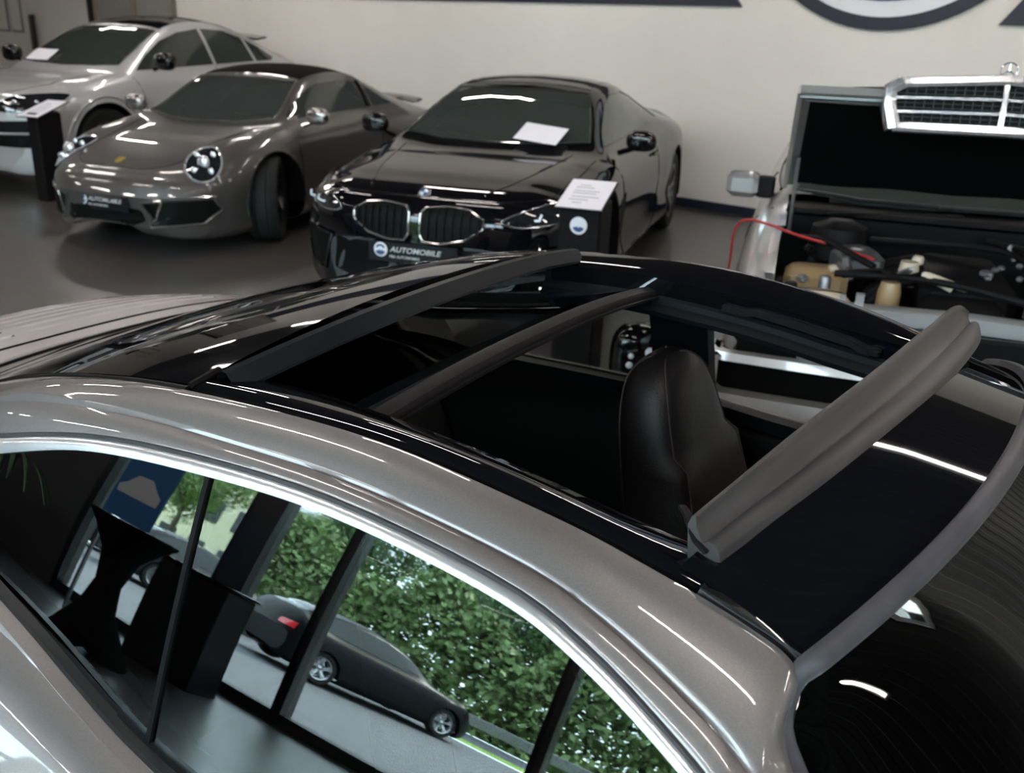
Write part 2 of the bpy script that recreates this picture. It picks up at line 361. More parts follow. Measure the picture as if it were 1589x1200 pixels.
for sgn in (-1, 1):
    A, B, C4, C5, BT = [side_pts(k, sgn) for k in range(5)]
    if sgn > 0:
        B = B-np.array([0, 0, .016]); C4 = C4-np.array([0, 0, .024]); C5 = C5-np.array([0, 0, .026])
        BT = BT.copy(); BT[:, 2] = np.where(BT[:, 0] > -.62, np.minimum(BT[:, 2], .903), BT[:, 2])
    # silver roof rail: C2 -> C3, soft crease, C3 -> C4
    mb = MB(); rows = []
    for i in range(len(uq)):
        a, b, c = A[i], B[i], C4[i]; L = []
        a = a+np.array([0, sgn*.006, -.002])
        L.append(a+np.array([0, 0, -.02])); L.append(a+np.array([0, 0, -.003]))
        up = np.array([0, sgn*.25, 1.0]); up /= np.linalg.norm(up)
        fade = np.clip((uq[i]-2)/2, 0, 1)*np.clip((12.5-uq[i])/2, 0, 1)
        for t in (.03, .12, .3, .5, .7, .86, .95): L.append(a+(b-a)*t+up*.0085*4*t*(1-t)+up*0)
        L.append(b+up*.0005); L.append(b-up*.004*fade+np.array([0, sgn*.002, 0])); L.append(b-up*.0045*fade+(c-b)*.14)
        up2 = np.array([0, sgn*.6, .8])
        for t in (.22, .4, .6, .8, .93, 1.0): L.append(b+(c-b)*t+up2*.006*4*t*(1-t)*1.0)
        L.append(c+np.array([0, 0, -.008]))
        rows.append(L)
    mb.grid(rows); mb.build('roof_rail', 'silver', car, angle=50)
    # polished door edge below it
    mb = MB(); rows = []
    i0, i1 = 10, 128
    for i in range(i0, i1):
        c, d = C4[i], C5[i]; o_ = np.array([0, sgn, .2])
        rows.append([c+np.array([0, -sgn*.006, -.006]), c+o_*.0005+np.array([0, 0, -.004]), c+(d-c)*.3+o_*.004, c+(d-c)*.65+o_*.0045, d+o_*.002, d+np.array([0, -sgn*.01, 0])])
    mb.grid(rows); mb.build('door_top_edge', 'polished', car, angle=60)
    mb = MB(); mb.sweep([C4[i]+np.array([0, sgn*.001, -.001]) for i in range(i0, i1, 2)], [(.002, .002), (-.002, .002), (-.002, -.003), (.002, -.003)]); mb.build('door_gap', 'rubber', car)
    # windows: quarter glass and door glass
    def glass_rows(a, b, sh=0.0):
        rows = []
        for i in range(a, b):
            d, e = C5[i]+np.array([0, -sgn*.006, -.001]), BT[i]+np.array([0, -sgn*.004, .004]); L = []
            for t in np.linspace(0, 1, 17):
                p = d+(e-d)*t; w = float(np.clip((-.3-p[0])/.25, 0, 1)); dd = 1.205-p[2]-(.026 if sgn > 0 else 0)
                g = .580+.46*dd-.18*dd*dd-.03*(p[0]-.1)**2-.10*max(0, -p[0]-.1)**2-.004
                w = max(w, float(np.clip((p[0]-1.0)/.15, 0, 1))); p[1] = sgn*(g*(1-w)+abs(p[1])*w); L.append(p)
            rows.append(L)
        return rows
    ib = int(np.argmin(np.abs(RC[:, 3, 0]-.118)))
    ia = int(np.argmin(np.abs(RC[:, 3, 0]+.72)))
    gm = 'side_glass' if sgn < 0 else 'far_glass'
    q = MB().grid(glass_rows(ia, ib)).build('quarter_window', gm, car)
    if sgn < 0:
        MB().grid(glass_rows(ib-1, len(uq)-2)).build('door_window', gm, car)
    gr = glass_rows(ib, ib+1)[0]
    mb = MB(); mb.sweep([np.array(p)+np.array([.004, sgn*.001, 0]) for p in gr], [(.0036, .003), (-.0036, .003), (-.0036, -.01), (.0036, -.01)], up=(0, sgn, 0)); mb.build('window_pillar_seal', 'mesh', car)
    # dark trim, body ledge and crease under the glass
    mb = MB(); mb.sweep([BT[i]+np.array([0, sgn*.002, .004]) for i in range(ia, len(uq)-2, 2)], [(.006, .007), (-.006, .007), (-.007, -.01), (.007, -.01)]); mb.build('belt_seal', 'trim', car)
    mb = MB(); mb.sweep([BT[i]+np.array([0, sgn*.020, -.006]) for i in range(ia, len(uq)-2, 2)], [(.013, -.001), (.006, .006), (-.012, .007), (-.013, -.008), (.013, -.01)]); mb.build('belt_moulding', 'silver', car)
# ---- lower body: sides from the belt to the sill, one piece per side with wheel arches
BX = [-1.86, -1.80, -1.62, -1.35, -1.1, -.8, -.5, -.3, -.12, .1, .32, .55, .85, 1.1, 1.28, 1.6, 2.0, 2.3, 2.5, 2.62]
BY = [.40, .50, .56, .66, .60, .565, .63, .658, .683, .703, .712, .716, .718, .720, .724, .72, .68, .58, .48, .38]
BZ = [.70, .76, .79, .79, .87, .955, .985, .982, .962, .914, .892, .882, .871, .857, .833, .80, .74, .64, .54, .46]
BW = [.52, .66, .77, .85, .882, .892, .893, .885, .872, .866, .862, .86, .862, .866, .87, .878, .86, .80, .68, .50]
def wheel_holes(P, wheels):
    """drops faces inside the arches and snaps the rim vertices to the arch circle"""
    n, m = P.shape[:2]; keep = np.ones((n-1, m-1), bool); S = P.copy()
    for (wx, wz, r, ymin) in wheels:
        d = np.hypot(P[..., 0]-wx, P[..., 2]-wz); ins = (d < r) & (np.abs(P[..., 1]) > ymin) & (P[..., 2] < wz+r)
        f4 = ins[:-1, :-1] & ins[1:, :-1] & ins[:-1, 1:] & ins[1:, 1:]; keep &= ~f4
        any_keep = np.zeros((n, m), bool)
        for a in (0, 1):
            for b in (0, 1): any_keep[a:n-1+a, b:m-1+b] |= ~f4
        mv = ins & any_keep
        k = r/np.maximum(d, 1e-3)
        S[..., 0] = np.where(mv, wx+(P[..., 0]-wx)*k, S[..., 0]); S[..., 2] = np.where(mv & (wz+(P[..., 2]-wz)*k > .12), wz+(P[..., 2]-wz)*k, S[..., 2])
    return S, keep
def holed(mb, P, keep, mi=0):
    n, m = P.shape[:2]
    return mb.add(P.reshape(-1, 3), [(i*m+j, i*m+j+1, (i+1)*m+j+1, (i+1)*m+j) for i in range(n-1) for j in range(m-1) if keep[i, j]], mi)
def arch_rim(mb, wx, wz, r, y, sgn, w=.03):
    R = []
    for k in range(25):
        a = math.radians(-12+204*k/24); c, s_ = math.cos(a), math.sin(a)
        R.append([(wx+c*q, sgn*yy, wz+s_*q) for q, yy in ((r+.008, y-.01), (r+.004, y+.004), (r-.006, y+.002), (r-.012, y-w), (r-.012, .45))])
    return mb.grid(R)
def wheel(parent, x, y, r, sgn, spokes=5, rimmat='rimdark', w=.24, steer=0, name='wheel'):
    t = MB(); e = r*.70
    t.lathe([(e, -w/2+.01), (r*.94, -w/2), (r, -w/2+.03), (r+.002, -w*.2), (r-.004, -w*.19), (r-.004, -w*.17), (r+.002, -w*.16), (r+.002, w*.16), (r-.004, w*.17), (r-.004, w*.19), (r+.002, w*.2), (r, w/2-.03), (r*.94, w/2), (e, w/2-.01), (e, -w/2+.01)], axis='y', k=36)
    o = t.build(name, 'tyre', parent); o.location = (x, y, r+.003); o.rotation_euler = (0, 0, steer)
    b = MB(); b.lathe([(e, w/2-.012), (e-.02, w/2-.02), (e-.03, w/2-.05), (e-.04, -w/2+.05), (e, -w/2+.02)], axis='y', k=36)
    b.lathe([(.001, w/2-.03), (.035, w/2-.032), (.06, w/2-.05), (.06, w/2-.10)], axis='y', k=16)
    for k in range(spokes):
        for dd in (-.09, .09):
            a0 = 2*pi*k/spokes+pi/2; a1 = a0+dd*1.6
            p = [(.05*math.cos(a0), w/2-.045, .05*math.sin(a0)), ((e-.02)*.55*math.cos((a0+a1)/2), w/2-.035, (e-.02)*.55*math.sin((a0+a1)/2)), ((e-.02)*math.cos(a1), w/2-.03, (e-.02)*math.sin(a1))]
            b.sweep(p, [(.016, .01), (-.016, .01), (-.012, -.02), (.012, -.02)], up=(0, 1, 0))
    b.lathe([(.001, -w*.1), (r*.5, -w*.1), (r*.5, -w*.1-.02), (.001, -w*.1-.02)], axis='y', k=24)
    rim = b.build('rim', rimmat, o)
    if sgn < 0: rim.rotation_euler = (0, 0, pi)
    return o
WR = .318
for sgn in (-1, 1):
    xq = np.linspace(-1.86, 2.62, 180); yb, zb, wm = cubic(BX, BY, xq), cubic(BX, BZ, xq), cubic(BX, BW, xq); rows = []
    if sgn > 0: zb = np.where(xq > -.62, np.minimum(zb, .903), zb)
    for i, x in enumerate(xq):
        f = float(np.clip((2.62-x)/.5, 0, 1)); zz = zb[i]
        ctrl = [(yb[i]+.022, zz-.004), (yb[i]+.05, zz-.013), (yb[i]+(wm[i]-yb[i])*.62, zz-.07), (wm[i]-.012, zz-.19), (wm[i], zz-.30*(.6+.4*f)), (wm[i]-.008, .42 if zz > .6 else zz*.7), (wm[i]-.03, .28), (wm[i]-.07, .17)]
        c = curve3(ctrl, 44); rows.append([(x, sgn*a, b) for a, b in c])
    P = np.array(rows); S, keep = wheel_holes(P, [(-.62, WR, .365, .6), (1.73, WR, .36, .6)])
    mb = MB(); holed(mb, S, keep); mb.build('body_side', 'silver', car, angle=45)
    mb = MB(); arch_rim(mb, -.62, WR, .365, .888, sgn); arch_rim(mb, 1.73, WR, .36, .872, sgn); mb.build('wheel_arch_liner', 'plastic', car)
    for wx in (-.62, 1.73): wheel(car, wx, sgn*.77, WR, sgn, 5, 'rimsilver')
    # door gap line on the quarter panel
    gi = [k for k in range(44)]
    ix = int(np.argmin(np.abs(xq-.135)))
    mb = MB(); mb.tube([P[ix, k]+np.array([0, sgn*.001, 0]) for k in range(0, 40, 3)], .003, 6); mb.build('door_gap', 'trim', car)
# front bonnet, nose, rear
def cross(xq, yb, zb, cz, n=17):
    rows = []
    for x, y, z, c in zip(xq, yb, zb, cz):
        rows.append([(x, y*t, c-(c-z)*abs(t)**2.4) for t in np.linspace(-1, 1, n)])
    return rows
xq = np.linspace(1.30, 2.62, 40); yb, zb = cubic(BX, BY, xq)+.022, cubic(BX, BZ, xq)-.004
cz = cubic([1.3, 1.6, 2.0, 2.3, 2.5, 2.62], [.885, .84, .74, .64, .55, .47], xq)
MB().grid(cross(xq, yb, zb, cz)).build('bonnet', 'silver', car)
nose = MB(); nose.grid([[(2.62+.03*(1-abs(t)**2), t*.51, z) for t in np.linspace(-1, 1, 15)] for z in (.47, .40, .30, .18)]); nose.build('front_bumper', 'silver', car)
# engine lid with air slats: shade in the grooves between raised slats coloured black
mb = MB(); lx = np.linspace(-1.66, -1.125, 108); rows = []; gro = [-1.56, -1.50, -1.44, -1.38, -1.32, -1.22]
for x in lx:
    cz_ = float(np.interp(x, [-1.66, -1.645, -1.62, -1.4, -1.12], [.83, .865, .880, .912, .935])); hw = float(np.interp(x, [-1.66, -1.62, -1.5, -1.2], [.57, .62, .66, .66])); L = []
    for t in np.linspace(-1, 1, 61):
        y = hw*t; z = cz_-.045*abs(t)**3
        for g in gro:
            w = .008 if g != -1.22 else .010
            if abs(x-g) < w and (.06 < abs(t) < .86 or g == -1.22): z -= .014
        L.append((x+.05*(t*t)*min(1, max(0, (-1.12-x)/.3)), y, z))
    rows.append(L)
mb.grid(rows)
for q_, f_ in enumerate(mb.f):
    i_, j_ = divmod(f_[0], 61); x_, t_ = lx[i_], np.linspace(-1, 1, 61)[j_]
    if any(abs(x_+.0025-g) < (.006 if g != -1.22 else .008) and (.06 < abs(t_) < .86 or g == -1.22) for g in gro): mb.mi[q_] = 1
mb.grid([[(-1.66+.05*t*t+d, .57*t, .82-.045*abs(t)**3-h) for t in np.linspace(-1, 1, 31)] for d, h in ((0, 0), (.03, .03), (.05, .09))])
mb.build('engine_lid', ['lid', 'mesh'], car, angle=30)
mb = MB(); mb.grid([[(-1.86+.1*t*t, t*.6, z) for t in np.linspace(-1, 1, 15)] for z in (.76, .70, .5, .25)]); mb.grid([[(x+.08*t*t, t*.60, z) for t in np.linspace(-1, 1, 15)] for x, z in ((-1.60, .77), (-1.75, .775), (-1.86, .76))]); mb.build('rear_bumper', 'silver', car)
mb = MB(); mb.box((.4, 0, .17), (3.4, 1.45, .04)); mb.build('underbody', 'plastic', car)
# ---- roof: gloss strips beside the opening
XI = [-.09, 0, .15, .26, .37, .47, .53, .60, .66]; ZI = [1.228, 1.236, 1.244, 1.242, 1.236, 1.226, 1.218, 1.211, 1.205]
xs_ = np.linspace(-.035, .652, 40)
for sgn in (-1, 1):
    mb = MB(); rows = []
    for x in xs_:
        yo, zo, zi = float(y2(x)), float(z2(x)), float(cubic(XI, ZI, x)); yi = .400
        rows.append([(x, sgn*(yi-.004), zi-.05), (x, sgn*(yi-.004), zi-.004), (x, sgn*(yi+.002), zi), (x, sgn*(yi+.02), zi+.004), (x, sgn*(yo-.02), zo+.003), (x, sgn*(yo-.006), zo+.001), (x, sgn*(yo-.001), zo-.003), (x, sgn*(yo+.001), zo-.014)])
    mb.grid(rows)
    for k in (0, -1): mb.add(rows[k], [tuple(range(8))])
    mb.build('roof_side_strip', 'glossblack', car, angle=35)
    mb = MB(); rows = []
    xr = np.linspace(-.05, .70, 40)          # inner wall and guide rail of the opening
    for x in xr:
        zi = float(cubic(XI, ZI, min(x, .66)))
        rows.append([(x, sgn*.398, zi-.004), (x, sgn*.396, zi-.035), (x, sgn*.390, zi-.040), (x, sgn*.388, zi-.050), (x, sgn*.384, zi-.052), (x, sgn*.380, zi-.056), (x, sgn*.376, zi-.062), (x, sgn*.380, zi-.072), (x, sgn*.42, zi-.080), (x, sgn*.50, zi-.072), (x, sgn*.555, zi-.045)])
    mb.grid(rows); gd = mb.build('roof_guide_rail', 'plasticblue', car, angle=30)
    if sgn < 0: continue
    mb = MB(); xr = np.linspace(.33, .60, 14)
    mb.sweep([(x, sgn*.390, float(cubic(XI, ZI, x))-.028+(.006 if .38 < x < .56 else 0)) for x in xr], [(.007, .005), (-.007, .005), (-.007, -.005), (.007, -.005)])
    mb.box((.60, sgn*.388, 1.185), (.02, .02, .014), bev=.003)
    mb.build('slide_arm', 'plastic', gd)
# deep far-side lining seen through the opening: header of the side rail
# hatch: glass, gloss frame and the bar at its leading edge
def roofgrid(xa, xb, n, f=1.0, dz=0.0, m=33):
    return [[(x, t*float(y2(x))*f, float(roof(x, t*float(y2(x))*f))+dz) for t in np.linspace(-1, 1, m)] for x in np.linspace(xa, xb, n)]
MB().grid(roofgrid(-1.10, -.975, 8, 1.25, .003)).build('rear_cowl', 'lid', car)
MB().tube([(-.97, t*float(y2(-.97)), float(roof(-.97, t*float(y2(-.97))))-.001) for t in np.linspace(-1, 1, 21)], .006, 6).build('hatch_rear_seal', 'mesh', car)
hatch = MB().grid(roofgrid(-.965, -.03, 50, .995, .001)).build('rear_hatch_glass', 'glossblack', car)
mb = MB(); rows = []
for t in np.linspace(-1, 1, 41):
    y = t*.445; x0 = -.014+.035*(1-abs(t)**2.2)
    zt = float(roof(x0, y))
    rows.append([(x0-.012, y, zt-.02), (x0-.008, y, zt+.001), (x0, y, zt+.007), (x0+.010, y, zt+.006), (x0+.018, y, zt-.003), (x0+.024, y, zt-.008), (x0+.028, y, zt-.013), (x0+.028, y, zt-.017), (x0+.015, y, zt-.022), (x0-.01, y, zt-.024)])
mb.grid(rows); mb.build('hatch_front_bar', 'plasticblue', car, angle=35)
mb = MB(); mb.tube([(x, -float(y2(x))-.001, float(z2(x))-.004) for x in np.linspace(-1.1, -.035, 30)], .005, 6); mb.tube([(x, float(y2(x))+.001, float(z2(x))-.004) for x in np.linspace(-1.1, -.035, 30)], .005, 6)
mb.tube([(-.034, t*.478, float(roof(-.034, t*.478))) for t in np.linspace(-1, -.9, 6)], .005, 6); mb.build('hatch_seal', 'mesh', car)
# slid-back glass panel: dips under the hatch, with a front frame bar
def zslid(x, y): return 1.247-.03*abs(y/.42)**2.2-(.20-x)*.20
mb = MB(); mb.grid([[(x, t*.392, zslid(x, t*.392)) for t in np.linspace(-1, 1, 25)] for x in np.linspace(-.55, .18, 16)])
pan = mb.build('sliding_glass_panel', 'panel_glass', car)
mb = MB(); rows = []
for t in np.linspace(-1, 1, 33):
    y = t*.394; x0 = .172+.012*(1-t*t); z0 = zslid(x0, y)
    rows.append([(x0-.005, y, z0+.000), (x0-.002, y, z0+.004), (x0+.008, y, z0+.006), (x0+.022, y, z0+.002), (x0+.026, y, z0-.004), (x0+.026, y, z0-.009), (x0+.030, y, z0-.010), (x0+.030, y, z0-.014), (x0, y, z0-.018)])
mb.grid(rows, 0, True); mb.build('panel_front_bar', 'plastic', pan, angle=35)
mb = MB(); mb.grid([[(x0+.0, t*.39, zslid(x0, t*.39)+dz) for t in np.linspace(-1, 1, 21)] for x0, dz in ((-.02, -.012), (.045, -.012), (.045, -.03), (-.02, -.03), (-.02, -.012))]); mb.build('sunshade_bar', 'plastic', pan)
# ---- front roof panel, between deflector and windscreen
DB = np.array([(-.47, .648), (-.43, .657), (-.30, .697), (-.12, .733), (.1, .752), (.3, .752), (.40, .742), (.465, .732)])
def hdr(y): return .771+.093*(1-abs(y/.466)**2.3)
mb = MB(); rows = []
for t in np.linspace(-1, 1, 49):
    y = t*.462; xa = float(cubic(DB[:, 0], DB[:, 1], y))-.02; xb = hdr(y)
    rows.append([(x, y*(1+.0*(x-xa)), float(roof(x, y))+.001) for x in np.linspace(xa, xb, 16)])
mb.grid(rows); mb.build('front_roof_panel', 'glossblack', car)
for sgn in (-1, 1):
    mb = MB(); mb.sweep([(x, sgn*float(y2(x)), float(z2(x))+.001) for x in np.linspace(.655, .762, 14)], [(.006, .004), (-.006, .002), (-.006, -.012), (.008, -.012)])
    mb.build('panel_edge_seal', 'glossblack', car)
# wind deflector
TC = [(.627, -.43, 1.256), (.640, -.36, 1.268), (.655, -.27, 1.281), (.690, -.03, 1.302), (.706, .2, 1.303), (.715, .38, 1.290), (.720, .44, 1.268)]
CC = [(.636, -.432, 1.238), (.652, -.36, 1.246), (.677, -.27, 1.258), (.705, -.03, 1.266), (.722, .2, 1.266), (.727, .38, 1.258), (.727, .45, 1.250)]
BC = [(.657, -.437, 1.229), (.676, -.37, 1.241), (.702, -.28, 1.254), (.742, -.07, 1.272), (.757, .15, 1.272), (.752, .36, 1.258), (.738, .455, 1.243)]
n_ = 60; TC, CC, BC = curve3(TC, n_), curve3(CC, n_), curve3(BC, n_)
mb = MB(); rows = []
for i in range(n_):
    t_, b_ = Vector(TC[i]), Vector(BC[i]); c_ = t_+(b_-t_)*.58+Vector((-.004, 0, -.006)); u_ = Vector((.35, 0, .9)).normalized()
    L = [t_+Vector((-.006, 0, -.010)), t_+Vector((-.003, 0, -.001)), t_, t_+(c_-t_)*.06+u_*.001, t_+(c_-t_)*.22-u_*.001, t_+(c_-t_)*.30-u_*.003, t_+(c_-t_)*.7-u_*.003, t_+(c_-t_)*.93-u_*.002, c_-u_*.001, c_+(b_-c_)*.15+u_*.004, c_+(b_-c_)*.5+u_*.005, c_+(b_-c_)*.85+u_*.003, b_, b_+Vector((.002, 0, -.008)), b_+Vector((-.03, 0, -.014))]
    rows.append(L)
mb.grid(rows, 0, True)
for k in (0, n_-1): mb.f.append(tuple(range(k*15, k*15+15)) if k == 0 else tuple(range(k*15+14, k*15-1, -1))); mb.mi.append(0)
dfl = mb.build('wind_deflector', 'deflector', car, angle=50)
mb = MB(); mb.sweep([(.606, -.412, 1.252), (.614, -.418, 1.250), (.622, -.426, 1.244), (.632, -.433, 1.234), (.646, -.438, 1.228)], [(.004, .0015), (-.004, .0015), (-.004, -.002), (.004, -.002)], up=(.3, 0, 1)); mb.build('deflector_end_bracket', 'plastic', dfl)
# windscreen and its seal
EV = [(.771, .466, 1.180), (.757, .478, 1.160), (.756, .500, 1.132), (.785, .524, 1.098), (.86, .556, 1.047), (1.0, .600, .967), (1.28, .670, .837)]
ED = curve3(EV, 50); CN = curve3([(.864, 0, 1.257), (.93, 0, 1.222), (1.1, 0, 1.11), (1.3, 0, .97), (1.46, 0, .86)], 50)
EG = curve3([(.773, .464, 1.182), (.798, .510, 1.115), (.865, .550, 1.045), (1.0, .592, .962), (1.28, .665, .836)], 50)
for sg in (-1, 1):
    MB().grid([[(a[0], sg*a[1], a[2]), (b[0]*.5+a[0]*.5, sg*(a[1]*.5+b[1]*.5), a[2]*.5+b[2]*.5+.001), (b[0], sg*b[1], b[2])] for a, b in zip(ED, EG)]).build('windscreen_border', 'roof_glass', car)
mb = MB(); rows = []
for e, c in zip(EG, CN):
    rows.append([(e[0]+(c[0]-e[0])*(1-abs(t)**2.3), t*e[1], e[2]+(c[2]-e[2])*(1-abs(t)**2.2)) for t in np.linspace(-1, 1, 41)])
mb.grid(rows); mb.build('windscreen', 'roof_glass', car)
path = [(x, -y, z) for x, y, z in ED[::-1]]+[(hdr(y), y, float(ED[0][2]+(CN[0][2]-ED[0][2])*(1-abs(y/.466)**2.2))) for y in np.linspace(-.46, .46, 40)]+[tuple(p) for p in ED]
path = [np.array(p)+np.array([-.004, 0, .001]) for p in path]
mb = MB(); mb.sweep(path, [(.010, .001), (.005, .0065), (-.006, .0065), (-.012, .002), (-.012, -.008), (.010, -.008)], up=(.5, 0, .87)); mb.build('windscreen_seal', 'seal', car, angle=50)
# ---- cabin
mb = MB(); mb.box((.35, 0, .30), (1.9, 1.35, .03)); mb.build('cabin_floor', 'cloth', car)
for sgn in (-1, 1):
    mb = MB(); ys = sgn
    mb.grid([[(x, ys*(y_-.012-(.03 if x > 1 else 0)), z_) for y_, z_ in ((.672, .868), (.66, .86), (.655, .80), (.66, .70), (.60, .64), (.60, .60), (.66, .56), (.66, .35))] for x in np.linspace(.13, 1.2, 12)])
    mb.box((.62, ys*.60, .70), (.55, .09, .07), bev=.02); mb.build('door_lining', 'cabin', car)
    mb = MB(); mb.sweep([BT_ for BT_ in [(x, ys*(float(cubic(BX, BY, x))-.02), (float(cubic(BX, BZ, x)) if ys < 0 else min(.903, float(cubic(BX, BZ, x))))-.002) for x in np.linspace(-.72, 1.1, 20)]], [(.016, .008), (-.016, .01), (-.02, -.02), (.016, -.02)]); mb.build('window_sill_trim', 'plasticblue', car)
    pw_ = .065 if ys > 0 else .018; px_ = .075 if ys > 0 else 0
    mb = MB(); mb.sweep([(.105+px_, ys*.55, 1.18), (.09+px_*1.15, ys*.59, 1.08), (.075+px_*1.35, ys*.645, .92), (.07+px_*1.4, ys*.66, .7)], [(pw_, .012), (-pw_, .012), (-pw_, -.02), (pw_, -.02)], up=(0, ys, 0)); mb.build('middle_pillar', 'plasticblue', car)
    mb = MB(); rows = []
    for x in np.linspace(-1.0, .1, 12):
        yb_, zb_ = float(cubic(BX, BY, x)), float(cubic(BX, BZ, x)); zb_ = min(zb_, .903) if ys > 0 else zb_; rows.append([(x, ys*(yb_-.02), zb_-.01), (x, ys*(yb_-.06), zb_-.04), (x, ys*(yb_-.10), zb_-.10), (x, ys*(yb_-.10), .62), (x, ys*(yb_-.10), .35)])
    mb.grid(rows); mb.build('rear_side_lining', 'cabin', car)
mb = MB(); mb.grid([[(x, t*.52, z+.01*t*t) for t in np.linspace(-1, 1, 9)] for x, z in ((-1.05, .82), (-.6, .80), (-.42, .80), (-.34, .62), (-.28, .45), (.0, .42), (.0, .30))]); mb.build('parcel_shelf', 'cabin', car)
mb = MB(); mb.grid([[(x+.05*t*t, t*.60, z-.02*t*t) for t in np.linspace(-1, 1, 13)] for x, z in ((1.36, .84), (1.2, .86), (1.02, .84), (.98, .78), (1.02, .5))]); mb.build('dashboard', 'cabin', car)
mb = MB(); R = []
for k in range(33):
    a = 2*pi*k/32; R.append((.78+.05*math.sin(a), .35+.18*math.cos(a), .80+.17*math.sin(a)))
mb.tube(R, .014, 8); mb.ellipsoid((.79, .35, .80), (.03, .06, .05)); mb.tube([(.79, .19, .80), (.79, .51, .80)], .012, 6); mb.build('steering_wheel', 'leather', car)
def seat(y0, label=None):
    mb = MB(); rows = []
    zs_ = [(.42, .20, .085, .455), (.55, .215, .085, .43), (.68, .20, .082, .395), (.80, .18, .080, .36), (.90, .165, .078, .33), (.98, .152, .074, .31), (1.05, .140, .068, .293), (1.10, .124, .060, .282), (1.135, .104, .050, .275), (1.158, .070, .032, .272), (1.166, .02, .01, .272)]
    zs_ = [(z-.045*z, hw*.92, ht, xc-.03) for z, hw, ht, xc in zs_]; zs_ = curve3(zs_, 44)
    for z, hw, ht, xc in zs_:
        L = []
        for k in range(28):
            a = 2*pi*k/28; e = .62; ca, sa = math.cos(a), math.sin(a)
            dx = ht*math.copysign(abs(ca)**e, ca); dy = hw*math.copysign(abs(sa)**e, sa)
            if dx > 0 and z < .95: dx += .035*abs(dy/hw)**3
            L.append((xc+dx, y0+dy, z))
        rows.append(L)
    mb.grid(rows, 0, True); mb.add(rows[-1], [tuple(range(28))]); s = mb.build('seat', 'leather', car, angle=80)
    P = np.array(rows)
    for k in (4, 10, 18, 24):
        q = MB(); q.tube([P[i, k]+np.array([math.copysign(.0008, P[i, k, 0]-zs_[i][3]), 0, .0005]) for i in range(2, 43)], .0016, 6); q.build('seat_seam', 'thread', s)
    q = MB(); q.sweep([(.42, y0, .44), (.6, y0, .46), (.8, y0, .47), (.93, y0, .46), (.97, y0, .42)], [(.24, .03), (.17, .012), (-.17, .012), (-.24, .03), (-.25, -.03), (-.2, -.09), (.2, -.09), (.25, -.03)]); q.build('seat_cushion', 'leather', s)
    return s
seat(.36); seat(-.34)
